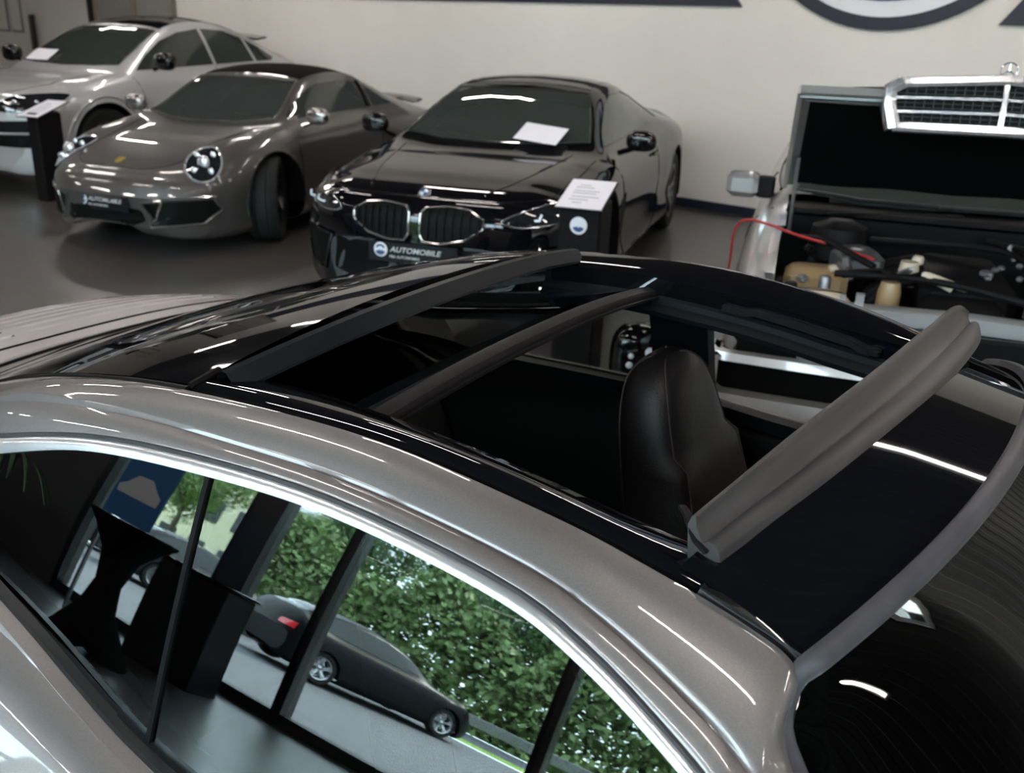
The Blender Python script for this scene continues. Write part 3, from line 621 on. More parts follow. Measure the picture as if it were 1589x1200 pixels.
# ------------------------------------------------------------------ cars in the background
AX = dict(front=((1, 0, 0), (0, 1, 0), (0, 0, 1)), top=((0, 0, 1), (1, 0, 0), (0, 1, 0)), left=((0, 1, 0), (1, 0, 0), (0, 0, 1)),
          right=((0, -1, 0), (1, 0, 0), (0, 0, 1)), rear=((-1, 0, 0), (0, 1, 0), (0, 0, 1)), frontup=((.8, 0, .6), (0, 1, 0), (-.6, 0, .8)),
          flfront=((.82, .42, .39), (-.456, .89, 0), (-.347, -.178, .92)), frfront=((.82, -.42, .39), (.456, .89, 0), (-.347, .178, .92)))
class Body:
    def __init__(s, parent, T, wheels, m, bow=(.0, .0), nose=None, cut=None, arch=None, angle=35, na=46):
        T = np.array(sorted(T), float); s.parent = parent
        x0, x1 = T[0, 0], T[-1, 0]; xq = np.unique(np.r_[np.linspace(x0, x1, 150), np.linspace(x1-.18, x1, 14), np.linspace(x0, x0+.15, 8)])
        C = [cubic(T[:, 0], T[:, k], xq) for k in range(1, 10)]; zcv, yr, zr, yb, zb, ym, zm, ys, zs = C; rows = []
        for i, x in enumerate(xq):
            ctrl = [(0, zcv[i]), (yr[i]*.5, zcv[i]-(zcv[i]-zr[i])*.22), (yr[i]*.85, zcv[i]-(zcv[i]-zr[i])*.66), (yr[i], zr[i])]
            if zr[i]-zb[i] > .04: ctrl += [(yr[i]+(yb[i]-yr[i])*.30, zr[i]-(zr[i]-zb[i])*.22), (yr[i]+(yb[i]-yr[i])*.72, zr[i]-(zr[i]-zb[i])*.68)]
            ctrl += [(yb[i], zb[i]), (yb[i]+(ym[i]-yb[i])*.7, zb[i]-(zb[i]-zm[i])*.25), (ym[i], zm[i]), (ym[i]*.992, (zm[i]*.5+zs[i]*.5)), (ys[i], zs[i]+.03), (ys[i]*.96, zs[i]), (ys[i]*.5, zs[i])]
            c = curve3(ctrl, na); mid = float(ym.max())
            wf = np.clip((x-(x1-1.1))/1.1, 0, 1)**1.5*bow[0]; wr = np.clip(((x0+.9)-x)/.9, 0, 1)**1.5*bow[1]
            half = [(x-wf*(abs(a)/mid)**2.6+wr*(abs(a)/mid)**2.6, a, b) for a, b in c]
            rows.append([(p[0], -p[1], p[2]) for p in half[::-1]]+half[1:])
        P = np.array(rows); s.P = P; n, mm = P.shape[:2]
        keep = np.ones((n-1, mm-1), bool); S = P
        if wheels: S, keep = wheel_holes(P, [(w[0], w[2], w[3], .5) for w in wheels])
        if cut is not None:
            cen = (P[:-1, :-1]+P[1:, 1:])/2; keep &= ~cut(cen)
        full = MB().grid(P)
        full.f += [tuple(range(mm)), tuple(range(n*mm-1, (n-1)*mm-1, -1))]; full.mi += [0, 0]
        s.bvh = BVHTree.FromPolygons(full.v, full.f)
        mb = MB(); holed(mb, S, keep)
        mb.f += [tuple(range(mm)), tuple(range(n*mm-1, (n-1)*mm-1, -1))]; mb.mi += [0, 0]
        s.obj = mb.build('body', m, parent, angle=angle)
    def pt(s, a, b, axis, off=.002):
        D, e1, e2 = [Vector(q) for q in AX[axis]]; D.normalize(); e1.normalize(); e2.normalize()
        o = e1*a+e2*b+D*6; h = s.bvh.ray_cast(o, -D)
        if h[0] is None: h = s.bvh.find_nearest(e1*a+e2*b+D*1.5)
        nn = h[1].normalized()
        if nn.dot(D) < 0: nn = -nn
        return h[0]+(nn*.6+D*.4)*off
    def ab(s, p, axis):
        D, e1, e2 = [Vector(q).normalized() for q in AX[axis]]; p = Vector(p); return p.dot(e1), p.dot(e2)
    def decal(s, name, out, axis, m, off=.003, parent=None, rings=6, seg=6, smooth=False, rim=-.012, **k):
        P = [np.array(q, float) for q in out]; pts = []; n = len(P)
        if smooth:
            for i in range(n):
                p0, p1, p2, p3 = P[i-1], P[i], P[(i+1) % n], P[(i+2) % n]
                for t in np.linspace(0, 1, seg, endpoint=False): pts.append(.5*((2*p1)+(-p0+p2)*t+(2*p0-5*p1+4*p2-p3)*t*t+(-p0+3*p1-3*p2+p3)*t**3))
        else:
            for i in range(n):
                for t in np.linspace(0, 1, seg, endpoint=False): pts.append(P[i]+(P[(i+1) % n]-P[i])*t)
        c = sum(pts)/len(pts); mb = MB(); R = []
        for r in np.linspace(.02, 1, rings+1): R.append([s.pt(*(c+(q-c)*r), axis, off) for q in pts])
        R.append([s.pt(*q, axis, rim) for q in pts])
        mb.grid(R, 0, True); n0 = len(mb.v)-len(R)*len(pts); mb.f.append(tuple(range(n0, n0+len(pts)))); mb.mi.append(0)
        o = mb.build(name, m, parent or s.parent, angle=60, **k); s.last = [s.pt(*q, axis, off) for q in pts]; return o
    def rimtube(s, name, m, r=.006, parent=None, squash=1):
        pts = s.last+[s.last[0]]; return MB().tube(pts, r, 6).build(name, m, parent or s.parent)
    def line(s, name, pts, axis, r, m, parent=None, off=.0, n=24):
        q = curve3(pts, n); return MB().tube([s.pt(a, b, axis, off) for a, b in q], r, 6).build(name, m, parent or s.parent)
def mirror_y(o): return [(a, -b) for a, b in o]
def sym(half): return half+[(a, -b) for a, b in half[::-1] if abs(b) > 1e-6]
def door_mirror(parent, x, y, z, sgn, m, foot=.10, size=(.055, .105, .07)):
    mb = MB(); mb.ellipsoid((x, sgn*y, z), size, 18, 12, .75); mb.tube([(x+.0, sgn*(y-foot-.06), z-.09), (x, sgn*(y-.03), z-.045)], .018, 8)
    o = mb.build('door_mirror', m, parent)
    g = MB(); g.ellipsoid((x-size[0]*.75, sgn*y, z), (size[0]*.35, size[1]*.86, size[2]*.8), 16, 8, .7); g.build('mirror_glass', 'carglass', o); return o
def liners(parent, wheels):
    for wx, wy, wz, r in wheels:
        for sg in (-1, 1): arch_rim(MB(), wx, wz, r, wy, sg).build('wheel_arch', 'mesh', parent)
def front_plate(B, zc_, h, w, x_extra=.012, parent=None):
    p = B.pt(0, zc_, 'front', 0); x = p.x+x_extra
    mb = MB(); mb.box((x, 0, zc_), (.014, w, h), bev=.004); pl = mb.build('number_plate', 'plate', B.parent)
    X = x+.008; L = []
    d = MB(); d.lathe([(.001, .003), (.040, .003), (.043, 0)], (X, -w*.36, zc_+h*.1), 'x', 28); d.build('plate_logo', 'logo_w', pl)
    d = MB()
    for a0, a1, r0_, r1_ in ((25, 155, .020, .032), (200, 340, .006, .033)):
        d.grid([[(X+.0042, -w*.36+r*math.cos(math.radians(a)), zc_+h*.1+r*math.sin(math.radians(a))) for r in (r0_, r1_)] for a in np.linspace(a0, a1, 12)])
    d.build('plate_logo_arc', 'logoblue', pl)
    text('plate_letters', 'AUTOMOBILE', .043, 'ink', pl, (X, -w*.255, zc_+h*.04), (0, 1, 0), (0, 0, 1), .0008, .25, 1.18)
    text('plate_small_letters', 'FBA AUTOMOBILE', .021, 'ink', pl, (X, -w*.26, zc_-h*.26), (0, 1, 0), (0, 0, 1), .0008, 0, 1.1)
    return pl

# ---- black coupe
bm = empty('black_coupe', (.075, 7.563, 0), -1.866, label='black coupe with twin chrome-edged grilles and a white sheet on its windscreen', cat='car')
T = [(2.33, .50, .40, .49, .52, .47, .60, .40, .58, .24), (2.315, .62, .45, .61, .62, .57, .72, .44, .68, .20), (2.28, .70, .50, .69, .70, .64, .82, .46, .80, .17), (2.18, .755, .55, .745, .76, .69, .88, .50, .86, .15),
     (1.9, .815, .58, .805, .80, .75, .93, .55, .91, .14), (1.41, .875, .60, .865, .82, .815, .955, .6, .93, .14), (1.12, .91, .66, .895, .82, .86, .95, .62, .93, .15), (.95, .965, .70, .925, .82, .875, .95, .62, .93, .15),
     (.75, 1.07, .665, 1.01, .81, .885, .95, .62, .93, .15), (.35, 1.255, .585, 1.19, .80, .90, .95, .63, .93, .15), (.15, 1.315, .56, 1.255, .80, .905, .95, .64, .93, .15), (-.2, 1.345, .545, 1.29, .80, .915, .95, .65, .93, .15), (-.6, 1.33, .53, 1.27, .80, .93, .95, .66, .93, .15),
     (-1.0, 1.265, .515, 1.20, .82, .94, .96, .68, .94, .15), (-1.5, 1.13, .53, 1.08, .84, .945, .965, .7, .94, .16), (-2.0, 1.03, .58, 1.00, .80, .93, .93, .7, .90, .2), (-2.35, .99, .60, .96, .72, .9, .85, .68, .80, .26), (-2.52, .86, .5, .84, .62, .8, .74, .6, .7, .32)]
WB = [(1.41, .945, .35, .40), (-1.41, .955, .35, .41)]
B = Body(bm, T, WB, 'blackpaint', (.42, .25))
liners(bm, WB)
for sg in (-1, 1):
    wheel(bm, 1.41, sg*.82, .345, sg, 5, 'rimdark', steer=math.radians(14)); wheel(bm, -1.41, sg*.83, .345, sg, 5, 'rimdark')
B.decal('windscreen', sym([(1.02, 0), (.99, .35), (.86, .67), (.60, .61), (.24, .50), (.30, .3), (.33, 0)]), 'top', 'carglass2', rings=10)
ws_pts = list(B.last)
MB().tube(ws_pts+[ws_pts[0]], .007, 6).build('windscreen_trim', 'trim', bm)
B.decal('roof_panel', sym([(.20, 0), (.16, .49), (-.5, .47), (-.95, .44), (-1.0, 0)]), 'top', 'glossblack', off=.004)
B.decal('rear_window', sym([(-1.05, 0), (-1.03, .42), (-1.75, .47), (-1.80, 0)]), 'top', 'carglass')
for ax, sg in (('left', 1), ('right', -1)):
    B.decal('side_window', [(.80, .94), (.62, 1.03), (.30, 1.165), (0, 1.235), (-.4, 1.245), (-.8, 1.19), (-1.12, 1.085), (-1.28, 1.0), (-.9, .985), (0, .955)], ax, 'carglass2', off=.003)
    B.rimtube('window_trim', 'glossblack', .006)
    B.line('door_gap', [(.98, .88), (.93, .6), (.90, .3), (.80, .22), (-.2, .22), (-.45, .35), (-.5, .6), (-.45, .92)], ax, .004, 'mesh', n=50)
    B.decal('air_vent', [(1.02, .62), (.86, .66), (.93, .48), (1.0, .36)], ax, 'mesh')
    MB().box(B.pt(-.28, .80, ax, .015), (.2, .02, .025), bev=.008).build('door_handle', 'blackpaint', bm)
    door_mirror(bm, .72, 1.0, .99, sg, 'blackpaint')
    B.decal('headlight', [(sg*.50, .645), (sg*.60, .70), (sg*.74, .735), (sg*.86, .74), (sg*.885, .69), (sg*.80, .64), (sg*.62, .615)], 'front', 'lamp_glass', off=.006, smooth=True)
    B.rimtube('headlight_trim', 'chrome', .003)
    for q in (.66, .78):
        o = MB(); c = B.pt(sg*q, .672, 'front', .008); R_ = []
        o.sweep([c+Vector((0, a, b)) for a, b in ((-.045, .018), (-.05, -.012), (-.02, -.022), (.035, -.016), (.045, .02))], [(.006, .004), (-.006, .004), (-.006, -.003), (.006, -.003)], up=(1, 0, 0)); o.build('daylight_strip', 'lamp_bright', bm)
    kid = [(sg*.035, .665), (sg*.06, .70), (sg*.20, .715), (sg*.32, .70), (sg*.405, .655), (sg*.40, .60), (sg*.30, .535), (sg*.16, .505), (sg*.06, .51), (sg*.035, .55)]
    kk = B.decal('kidney_grille', kid, 'front', 'mesh', off=.004); B.rimtube('grille_frame', 'darkchrome', .007, kk)
    for k in range(7):
        y = .085+k*.048; zt = .70-.5*max(0, y-.27)**1.3-.006; zb_ = .525+max(0, y-.2)*.22
        MB().sweep([B.pt(sg*y, z, 'front', .012) for z in np.linspace(zb_, zt, 8)], [(.006, .006), (-.006, .006), (-.004, -.01), (.004, -.01)], up=(1, 0, 0)).build('grille_bar', 'mesh', kk)
    B.decal('side_intake', [(sg*.58, .48), (sg*.83, .50), (sg*.85, .38), (sg*.80, .27), (sg*.66, .25)], 'front', 'mesh', off=.005)
    B.rimtube('intake_trim', 'blackpaint', .012)
    B.line('bonnet_crease', [(2.12, sg*.36), (1.75, sg*.48), (1.4, sg*.55), (1.08, sg*.60)], 'top', .012, 'blackpaint', off=-.006)
    B.line('bonnet_gap', [(2.20, sg*.10), (2.17, sg*.42), (2.0, sg*.66), (1.6, sg*.74), (1.08, sg*.77)], 'top', .0035, 'mesh')
B.decal('lower_intake', [(-.54, .475), (.54, .475), (.56, .28), (.40, .235), (-.40, .235), (-.56, .28)], 'front', 'mesh', off=.005)
front_plate(B, .432, .12, .56)
e_ = B.pt(0, .735, 'front', .004); c0 = B.pt(2.17, 0, 'top', .004)
mb = MB(); mb.lathe([(.001, .007), (.036, .006), (.041, .0)], (0, 0, 0), 'z', 28); em = mb.build('bonnet_badge', 'chrome', bm); em.location = c0; em.rotation_euler = (0, math.radians(38), 0)
for a0, mm_ in ((0, 'logoblue'), (90, 'logo_w'), (180, 'logoblue'), (270, 'logo_w')):
    MB().add([(0, 0, .0078)]+[(.026*math.cos(math.radians(a0+k*15)), .026*math.sin(math.radians(a0+k*15)), .0078) for k in range(7)], [(0, i, i+1) for i in range(1, 7)]).build('badge_quarter', mm_, em)

# ---- grey targa
tg = empty('grey_targa', (-2.319, 8.953, 0), -1.944, label='dark grey open-top sports coupe with round headlights', cat='car')
T = [(2.20, .43, .40, .42, .50, .41, .58, .36, .54, .22), (2.17, .50, .45, .49, .60, .47, .70, .40, .66, .17), (2.08, .58, .46, .57, .68, .55, .80, .45, .77, .14), (1.9, .655, .44, .65, .70, .655, .87, .50, .85, .13),
     (1.6, .735, .43, .735, .70, .765, .90, .56, .88, .13), (1.22, .80, .44, .80, .71, .83, .915, .6, .89, .14), (1.05, .84, .52, .84, .74, .85, .91, .6, .89, .15), (.95, .885, .665, .865, .76, .865, .905, .6, .89, .15),
     (.75, .995, .63, .945, .77, .88, .90, .6, .88, .15), (.45, 1.17, .57, 1.11, .77, .895, .90, .6, .88, .15), (.3, 1.235, .55, 1.175, .77, .90, .90, .6, .88, .15), (0, 1.285, .54, 1.23, .77, .91, .90, .62, .88, .15), (-.4, 1.285, .53, 1.23, .77, .92, .905, .64, .88, .15),
     (-.8, 1.20, .51, 1.14, .78, .92, .93, .66, .89, .15), (-1.225, 1.055, .49, 1.01, .79, .90, .94, .68, .90, .16), (-1.7, .92, .50, .89, .76, .85, .93, .68, .88, .18), (-2.05, .84, .50, .82, .68, .79, .86, .62, .80, .22), (-2.28, .70, .45, .68, .55, .66, .72, .55, .66, .3)]
WB = [(1.225, .905, .34, .365), (-1.225, .93, .34, .375)]
B = Body(tg, T, WB, 'grey', (.55, .3)); liners(tg, WB)
for sg in (-1, 1):
    wheel(tg, 1.225, sg*.79, .335, sg, 5, 'rimdark', steer=math.radians(28)); wheel(tg, -1.225, sg*.80, .335, sg, 5, 'rimdark')
B.decal('windscreen', sym([(1.0, 0), (.97, .35), (.86, .635), (.65, .585), (.33, .505), (.37, .3), (.39, 0)]), 'top', 'carglass2', rings=10)
MB().tube(B.last+[B.last[0]], .012, 6).build('windscreen_frame', 'grey', tg)
B.decal('soft_roof', sym([(.30, 0), (.27, .50), (-.38, .50), (-.42, 0)]), 'top', 'cloth', off=.006)
B.decal('rear_glass_dome', sym([(-.52, 0), (-.50, .50), (-1.3, .45), (-1.38, 0)]), 'top', 'carglass2')
for ax, sg in (('left', 1), ('right', -1)):
    B.decal('side_window', [(.78, .91), (.62, 1.0), (.40, 1.10), (.18, 1.165), (-.30, 1.185), (-.42, 1.16), (-.40, .945), (0, .935)], ax, 'carglass2')
    B.decal('rear_quarter_glass', [(-.60, 1.14), (-.8, 1.09), (-1.02, 1.005), (-1.0, .955), (-.56, .95)], ax, 'carglass2')
    B.line('roll_bar', [(-.46, .95), (-.49, 1.07), (-.50, 1.16)], ax, .03, 'glossblack', n=10)
    B.line('door_gap', [(.92, .86), (.87, .6), (.82, .28), (-.2, .26), (-.42, .45), (-.45, .9)], ax, .004, 'mesh', n=40)
    MB().box(B.pt(-.25, .78, ax, .015), (.2, .02, .02), bev=.008).build('door_handle', 'mesh', tg)
    door_mirror(tg, .70, .95, .945, sg, 'darkchrome')
    # round headlamp
    fx = 'flfront' if sg > 0 else 'frfront'
    ca, cb_ = B.ab((1.80, sg*.66, .665), fx)
    B.decal('headlight', [(ca+.13*math.cos(t), cb_+.16*math.sin(t)) for t in np.linspace(0, 2*pi, 14, endpoint=False)], fx, 'lamp_glass', off=.012, smooth=True)
    B.rimtube('headlight_ring', 'lamp_bright', .008)
    for dx, dz in ((-.06, .07), (.06, .07), (-.06, -.07), (.06, -.07)):
        p = B.pt(ca+dx, cb_+dz, fx, .016); MB().ellipsoid(p, (.014, .026, .026), 10, 6).build('lamp_spot', 'lamp_bright', tg)
    p = B.pt(ca, cb_, fx, .014); MB().ellipsoid(p, (.03, .055, .055), 16, 10).build('lamp_projector', 'lamp_bright', tg)
    B.decal('side_intake', [(sg*.35, .385), (sg*.55, .41), (sg*.77, .42), (sg*.80, .33), (sg*.72, .23), (sg*.42, .205)], 'front', 'mesh', off=.004); kk = B.obj
    B.rimtube('intake_trim', 'grey', .012)
    B.line('daylight_strip', [(sg*.50, .425), (sg*.65, .432), (sg*.78, .43)], 'front', .008, 'chrome', off=.006)
    B.line('intake_blade', [(sg*.50, .395), (sg*.47, .32), (sg*.42, .24)], 'front', .012, 'darkchrome', off=.004, n=8)
    B.line('bonnet_gap', [(2.02, 0), (2.0, sg*.3), (1.85, sg*.47), (1.5, sg*.50), (1.05, sg*.58)], 'top', .0035, 'mesh')
B.decal('lower_intake', [(-.31, .33), (.31, .33), (.34, .24), (.26, .20), (-.26, .20), (-.34, .24)], 'front', 'mesh', off=.005)
front_plate(B, .36, .115, .50)
c0 = B.pt(1.93, 0, 'top', .003); MB().prism([(-.03, .024), (-.02, .030), (.03, .026), (.05, 0), (.03, -.026), (-.02, -.030), (-.03, -.024)], 0, .006, lambda p: (c0.x+p[0]*.95, c0.y+p[1], c0.z+p[2]-p[0]*.35)).build('bonnet_crest', 'gold', tg)
# raised rear wing
mb = MB(); mb.grid([[(-2.0-.10*(1-t*t)+dx, t*.52, zz-.03*t*t) for t in np.linspace(-1, 1, 21)] for dx, zz in ((.22, .925), (.1, .955), (0, .965), (-.02, .952), (.1, .93), (.22, .925))]); 
for sg in (-1, 1): mb.box((-1.9, sg*.3, .87), (.08, .03, .14))
mb.build('rear_wing', 'grey', tg)

# ---- pale crossover
cy = empty('pale_crossover', (-4.543, 11.407, 0), -1.953, label='pale grey coupe-shaped crossover at the far left', cat='car')
T = [(2.42, .62, .45, .61, .60, .58, .70, .50, .64, .30), (2.40, .78, .48, .77, .68, .72, .80, .54, .76, .25), (2.33, .88, .50, .87, .76, .82, .88, .60, .85, .22), (2.15, .975, .52, .965, .82, .92, .94, .65, .92, .21),
     (1.8, 1.035, .54, 1.03, .85, .99, .98, .7, .95, .21), (1.45, 1.07, .56, 1.065, .86, 1.03, .99, .72, .96, .21), (1.12, 1.12, .62, 1.10, .86, 1.06, .985, .72, .96, .22), (1.0, 1.17, .70, 1.13, .86, 1.07, .985, .72, .96, .22),
     (.75, 1.31, .68, 1.25, .86, 1.085, .985, .72, .96, .22), (.3, 1.53, .63, 1.46, .86, 1.10, .985, .72, .96, .22), (.1, 1.60, .62, 1.53, .86, 1.105, .985, .72, .96, .22), (-.3, 1.665, .60, 1.60, .86, 1.12, .985, .74, .96, .22), (-.8, 1.65, .59, 1.585, .86, 1.135, .985, .75, .96, .22),
     (-1.3, 1.55, .57, 1.48, .87, 1.15, .99, .76, .96, .22), (-1.8, 1.38, .57, 1.32, .87, 1.15, .98, .76, .95, .25), (-2.2, 1.20, .62, 1.17, .82, 1.1, .94, .75, .9, .3), (-2.5, .95, .6, .93, .74, .9, .82, .7, .78, .4)]
WB = [(1.45, .98, .40, .44), (-1.45, .98, .40, .44)]
B = Body(cy, T, WB, 'white', (.40, .25)); liners(cy, WB)
for sg in (-1, 1):
    wheel(cy, 1.45, sg*.86, .39, sg, 5, 'rimdark'); wheel(cy, -1.45, sg*.86, .39, sg, 5, 'rimdark')
B.decal('windscreen', sym([(1.04, 0), (1.0, .4), (.92, .67), (.6, .63), (.22, .56), (.26, .3), (.28, 0)]), 'top', 'carglass2', rings=10)
MB().tube(B.last+[B.last[0]], .008, 6).build('windscreen_trim', 'trim', cy)
B.decal('roof_panel', sym([(.18, 0), (.15, .56), (-.6, .54), (-1.2, .50), (-1.3, 0)]), 'top', 'glossblack', off=.004)
for ax, sg in (('left', 1), ('right', -1)):
    B.decal('front_side_window', [(.83, 1.12), (.60, 1.26), (.30, 1.41), (0, 1.50), (-.35, 1.545), (-.38, 1.165)], ax, 'carglass2')
    B.decal('rear_side_window', [(-.44, 1.165), (-.41, 1.545), (-.8, 1.53), (-1.12, 1.455), (-1.14, 1.19)], ax, 'carglass2')
    B.decal('quarter_window', [(-1.2, 1.19), (-1.18, 1.44), (-1.42, 1.34), (-1.58, 1.235), (-1.5, 1.20)], ax, 'carglass2')
    B.line('door_gap', [(.95, 1.06), (.90, .8), (.86, .4), (-.2, .36), (-.38, .6), (-.40, 1.14)], ax, .004, 'mesh', n=40)
    B.line('arch_edge', [(1.45+.5*math.cos(t), .40+.5*math.sin(t)) for t in np.linspace(0, pi, 9)], ax, .018, 'white', off=.0, n=30)
    door_mirror(cy, .70, 1.10, 1.22, sg, 'glossblack', size=(.07, .12, .09))
    B.decal('headlight', [(sg*.48, .80), (sg*.56, .90), (sg*.76, .935), (sg*.90, .93), (sg*.895, .84), (sg*.80, .79), (sg*.6, .765)], 'front', 'lamp_glass', off=.006, smooth=True)
    for q in (.62, .78): MB().ellipsoid(B.pt(sg*q, .86, 'front', .012), (.012, .03, .02), 10, 6).build('lamp_spot', 'lamp_bright', cy)
    B.decal('side_intake', [(sg*.34, .68), (sg*.86, .70), (sg*.88, .52), (sg*.80, .44), (sg*.42, .46)], 'front', 'mesh', off=.006)
    B.line('intake_blade', [(sg*.36, .575), (sg*.6, .575), (sg*.84, .58)], 'front', .012, 'white', off=.012)
    B.line('bonnet_gap', [(2.34, sg*.05), (2.28, sg*.35), (2.1, sg*.55), (1.1, sg*.66)], 'top', .0035, 'mesh')
B.decal('lower_intake', [(-.30, .66), (.30, .66), (.36, .44), (.30, .38), (-.30, .38), (-.36, .44)], 'front', 'mesh', off=.006)
mb = MB(); mb.box((B.pt(0, .56, 'front').x+.01, 0, .56), (.014, .5, .11), bev=.004); mb.build('number_plate', 'logo_w', cy)
mb = MB(); mb.grid([[(-1.72-.10*(1-t*t)+dx, t*.60, zz-.03*t*t) for t in np.linspace(-1, 1, 17)] for dx, zz in ((.2, 1.47), (.0, 1.50), (-.03, 1.485), (.2, 1.45))]); mb.build('roof_spoiler', 'blackpaint', cy)

# ---- silver saloon with its bonnet open
ms = empty('silver_saloon', (2.245, 5.30, 0), -1.867, label='old silver saloon with its bonnet open and engine bay showing', cat='car')
T = [(2.27, .60, .5, .60, .74, .59, .80, .50, .78, .26), (2.23, .70, .5, .70, .76, .69, .82, .52, .80, .22), (2.1, .76, .52, .76, .77, .745, .84, .55, .82, .20), (1.6, .84, .56, .835, .78, .81, .865, .58, .84, .18),
     (1.1, .90, .6, .885, .79, .865, .87, .6, .85, .18), (.95, .94, .69, .91, .79, .88, .87, .62, .85, .18), (.5, 1.19, .60, 1.13, .79, .90, .87, .62, .85, .18), (.25, 1.32, .56, 1.27, .79, .91, .87, .62, .85, .18),
     (-.2, 1.40, .55, 1.36, .79, .92, .87, .62, .85, .18), (-.9, 1.40, .55, 1.36, .79, .93, .87, .63, .85, .18), (-1.4, 1.28, .55, 1.22, .79, .94, .87, .63, .85, .18), (-1.8, 1.02, .62, 1.0, .79, .94, .86, .63, .84, .2), (-2.3, .98, .62, .96, .76, .93, .83, .62, .80, .24), (-2.5, .90, .6, .88, .72, .86, .78, .6, .76, .3)]
WB = [(1.4, .86, .32, .36), (-1.4, .86, .32, .36)]
B = Body(ms, T, WB, 'silver_light', (.16, .12), cut=lambda c: (np.abs(c[..., 1]) < .70) & (c[..., 0] > .82) & (c[..., 0] < 2.16) & (c[..., 2] > .5) | (c[..., 0] > 2.10) & (np.abs(c[..., 1]) < .80) & (c[..., 2] > .56)); liners(ms, WB)
for sg in (-1, 1):
    wheel(ms, 1.4, sg*.75, .32, sg, 5, 'rimsilver', .2); wheel(ms, -1.4, sg*.75, .32, sg, 5, 'rimsilver', .2)
B.decal('windscreen', sym([(.90, 0), (.88, .35), (.80, .66), (.55, .60), (.30, .52), (.32, .25), (.33, 0)]), 'top', 'carglass2', rings=10)
MB().tube(B.last+[B.last[0]], .010, 6).build('windscreen_trim', 'trim', ms)
for ax, sg in (('left', 1), ('right', -1)):
    B.decal('front_side_window', [(.72, .96), (.52, 1.09), (.28, 1.23), (.0, 1.315), (-.25, 1.33), (-.27, .97)], ax, 'carglass2'); B.rimtube('window_trim', 'trim', .008)
    B.decal('rear_side_window', [(-.33, .97), (-.31, 1.33), (-.9, 1.325), (-1.2, 1.22), (-1.35, 1.1), (-1.3, .98)], ax, 'carglass2')
    B.line('door_gap', [(.93, .90), (.92, .6), (.88, .24), (-.3, .24), (-.3, .92)], ax, .005, 'mesh', n=50)
    B.line('side_moulding', [(1.0, .46), (.0, .46), (-1.0, .46)], ax, .02, 'silver_light', n=30)
mb = MB(); mb.box((.63, -.93, .962), (.10, .17, .13), 0, bev=.03); o = mb.build('door_mirror', 'silver_light', ms); MB().box((.585, -.93, .962), (.02, .15, .11), bev=.008).build('mirror_glass', 'carglass', o); MB().box((.62, -.815, .955), (.08, .09, .11), bev=.01).build('mirror_foot', 'plastic', o)
mb = MB(); mb.box((.63, .955, .985), (.10, .17, .13), 0, bev=.03); mb.box((.62, .855, .97), (.08, .05, .10)); mb.build('door_mirror', 'silver_light', ms)
# engine bay tub
mb = MB(); mb.grid([[(1.0, -.69, .86), (1.0, -.69, .45), (1.0, .69, .45), (1.0, .69, .86)], [(2.16, -.69, .72), (2.16, -.69, .45), (2.16, .69, .45), (2.16, .69, .72)]]); mb.box((1.0, 0, .68), (.03, 1.38, .42)); mb.box((2.15, 0, .55), (.03, 1.38, .25)); mb.build('engine_bay', 'mesh', ms, smooth=False)
for sg in (-1, 1): MB().sweep([(1.06, sg*.71, .875), (1.5, sg*.71, .845), (2.0, sg*.70, .765), (2.12, sg*.68, .74)], [(.02, .004), (-.02, .004), (-.02, -.03), (.02, -.03)]).build('wing_edge', 'silver_light', ms)
mb = MB(); mb.sweep([(2.13, -.68, .735), (2.11, -.3, .74), (2.10, 0, .745), (2.11, .3, .74), (2.13, .68, .735)], [(.035, .012), (.02, .02), (-.03, .02), (-.035, -.02), (.035, -.04)]); mb.box((2.10, -.42, .765), (.03, .02, .05)); mb.box((2.10, -.36, .77), (.03, .03, .06)); mb.build('radiator_support', 'silver_light', ms)
MB().box((2.2, 0, .60), (.04, 1.56, .22), bev=.01).build('front_recess', 'mesh', ms)
# bonnet: outer skin, black lining, pivoting at the scuttle
HA = math.radians(29.8)
def HT(a, y, h): return (1.10+a*math.cos(HA)-h*math.sin(HA), y, 1.045+a*math.sin(HA)+h*math.cos(HA))
mb = MB(); L = .935
for h0, h1, in ((.0, .0),):
    rows = []
    for a in np.linspace(0, L, 12):
        hw = .71-.03*(a/L); rows.append([HT(a, hw*t, .028-.035*abs(t)**3) for t in np.linspace(-1, 1, 21)])
    mb.grid(rows)
    rim = [HT(a, -(.71-.03*a/L), -.007) for a in np.linspace(0, L, 12)]+[HT(L, t*.68, -.007) for t in np.linspace(-1, 1, 12)]+[HT(a, (.71-.03*a/L), -.007) for a in np.linspace(L, 0, 12)]
    mb.sweep(rim, [(.010, .014), (-.010, .014), (-.010, -.016), (.010, -.016)], up=(-math.sin(HA), 0, math.cos(HA)))
bn = mb.build('bonnet', 'silver_light', ms)
mb = MB(); mb.grid([[HT(a, (.69-.03*a/L)*t, -.004-.012*math.cos(t*9)*.3) for t in np.linspace(-1, 1, 31)] for a in np.linspace(.03, L-.10, 10)]); mb.build('sound_lining', 'cloth', bn)
mb = MB(); mb.box(HT(L-.05, -.5, .0), (.08, .36, .02)); mb.box(HT(L-.05, .5, .0), (.08, .36, .02)); mb.tube([HT(L-.06, -.66, -.012), HT(L-.06, .66, -.012)], .012, 6); mb.build('bonnet_brace', 'alu', bn)
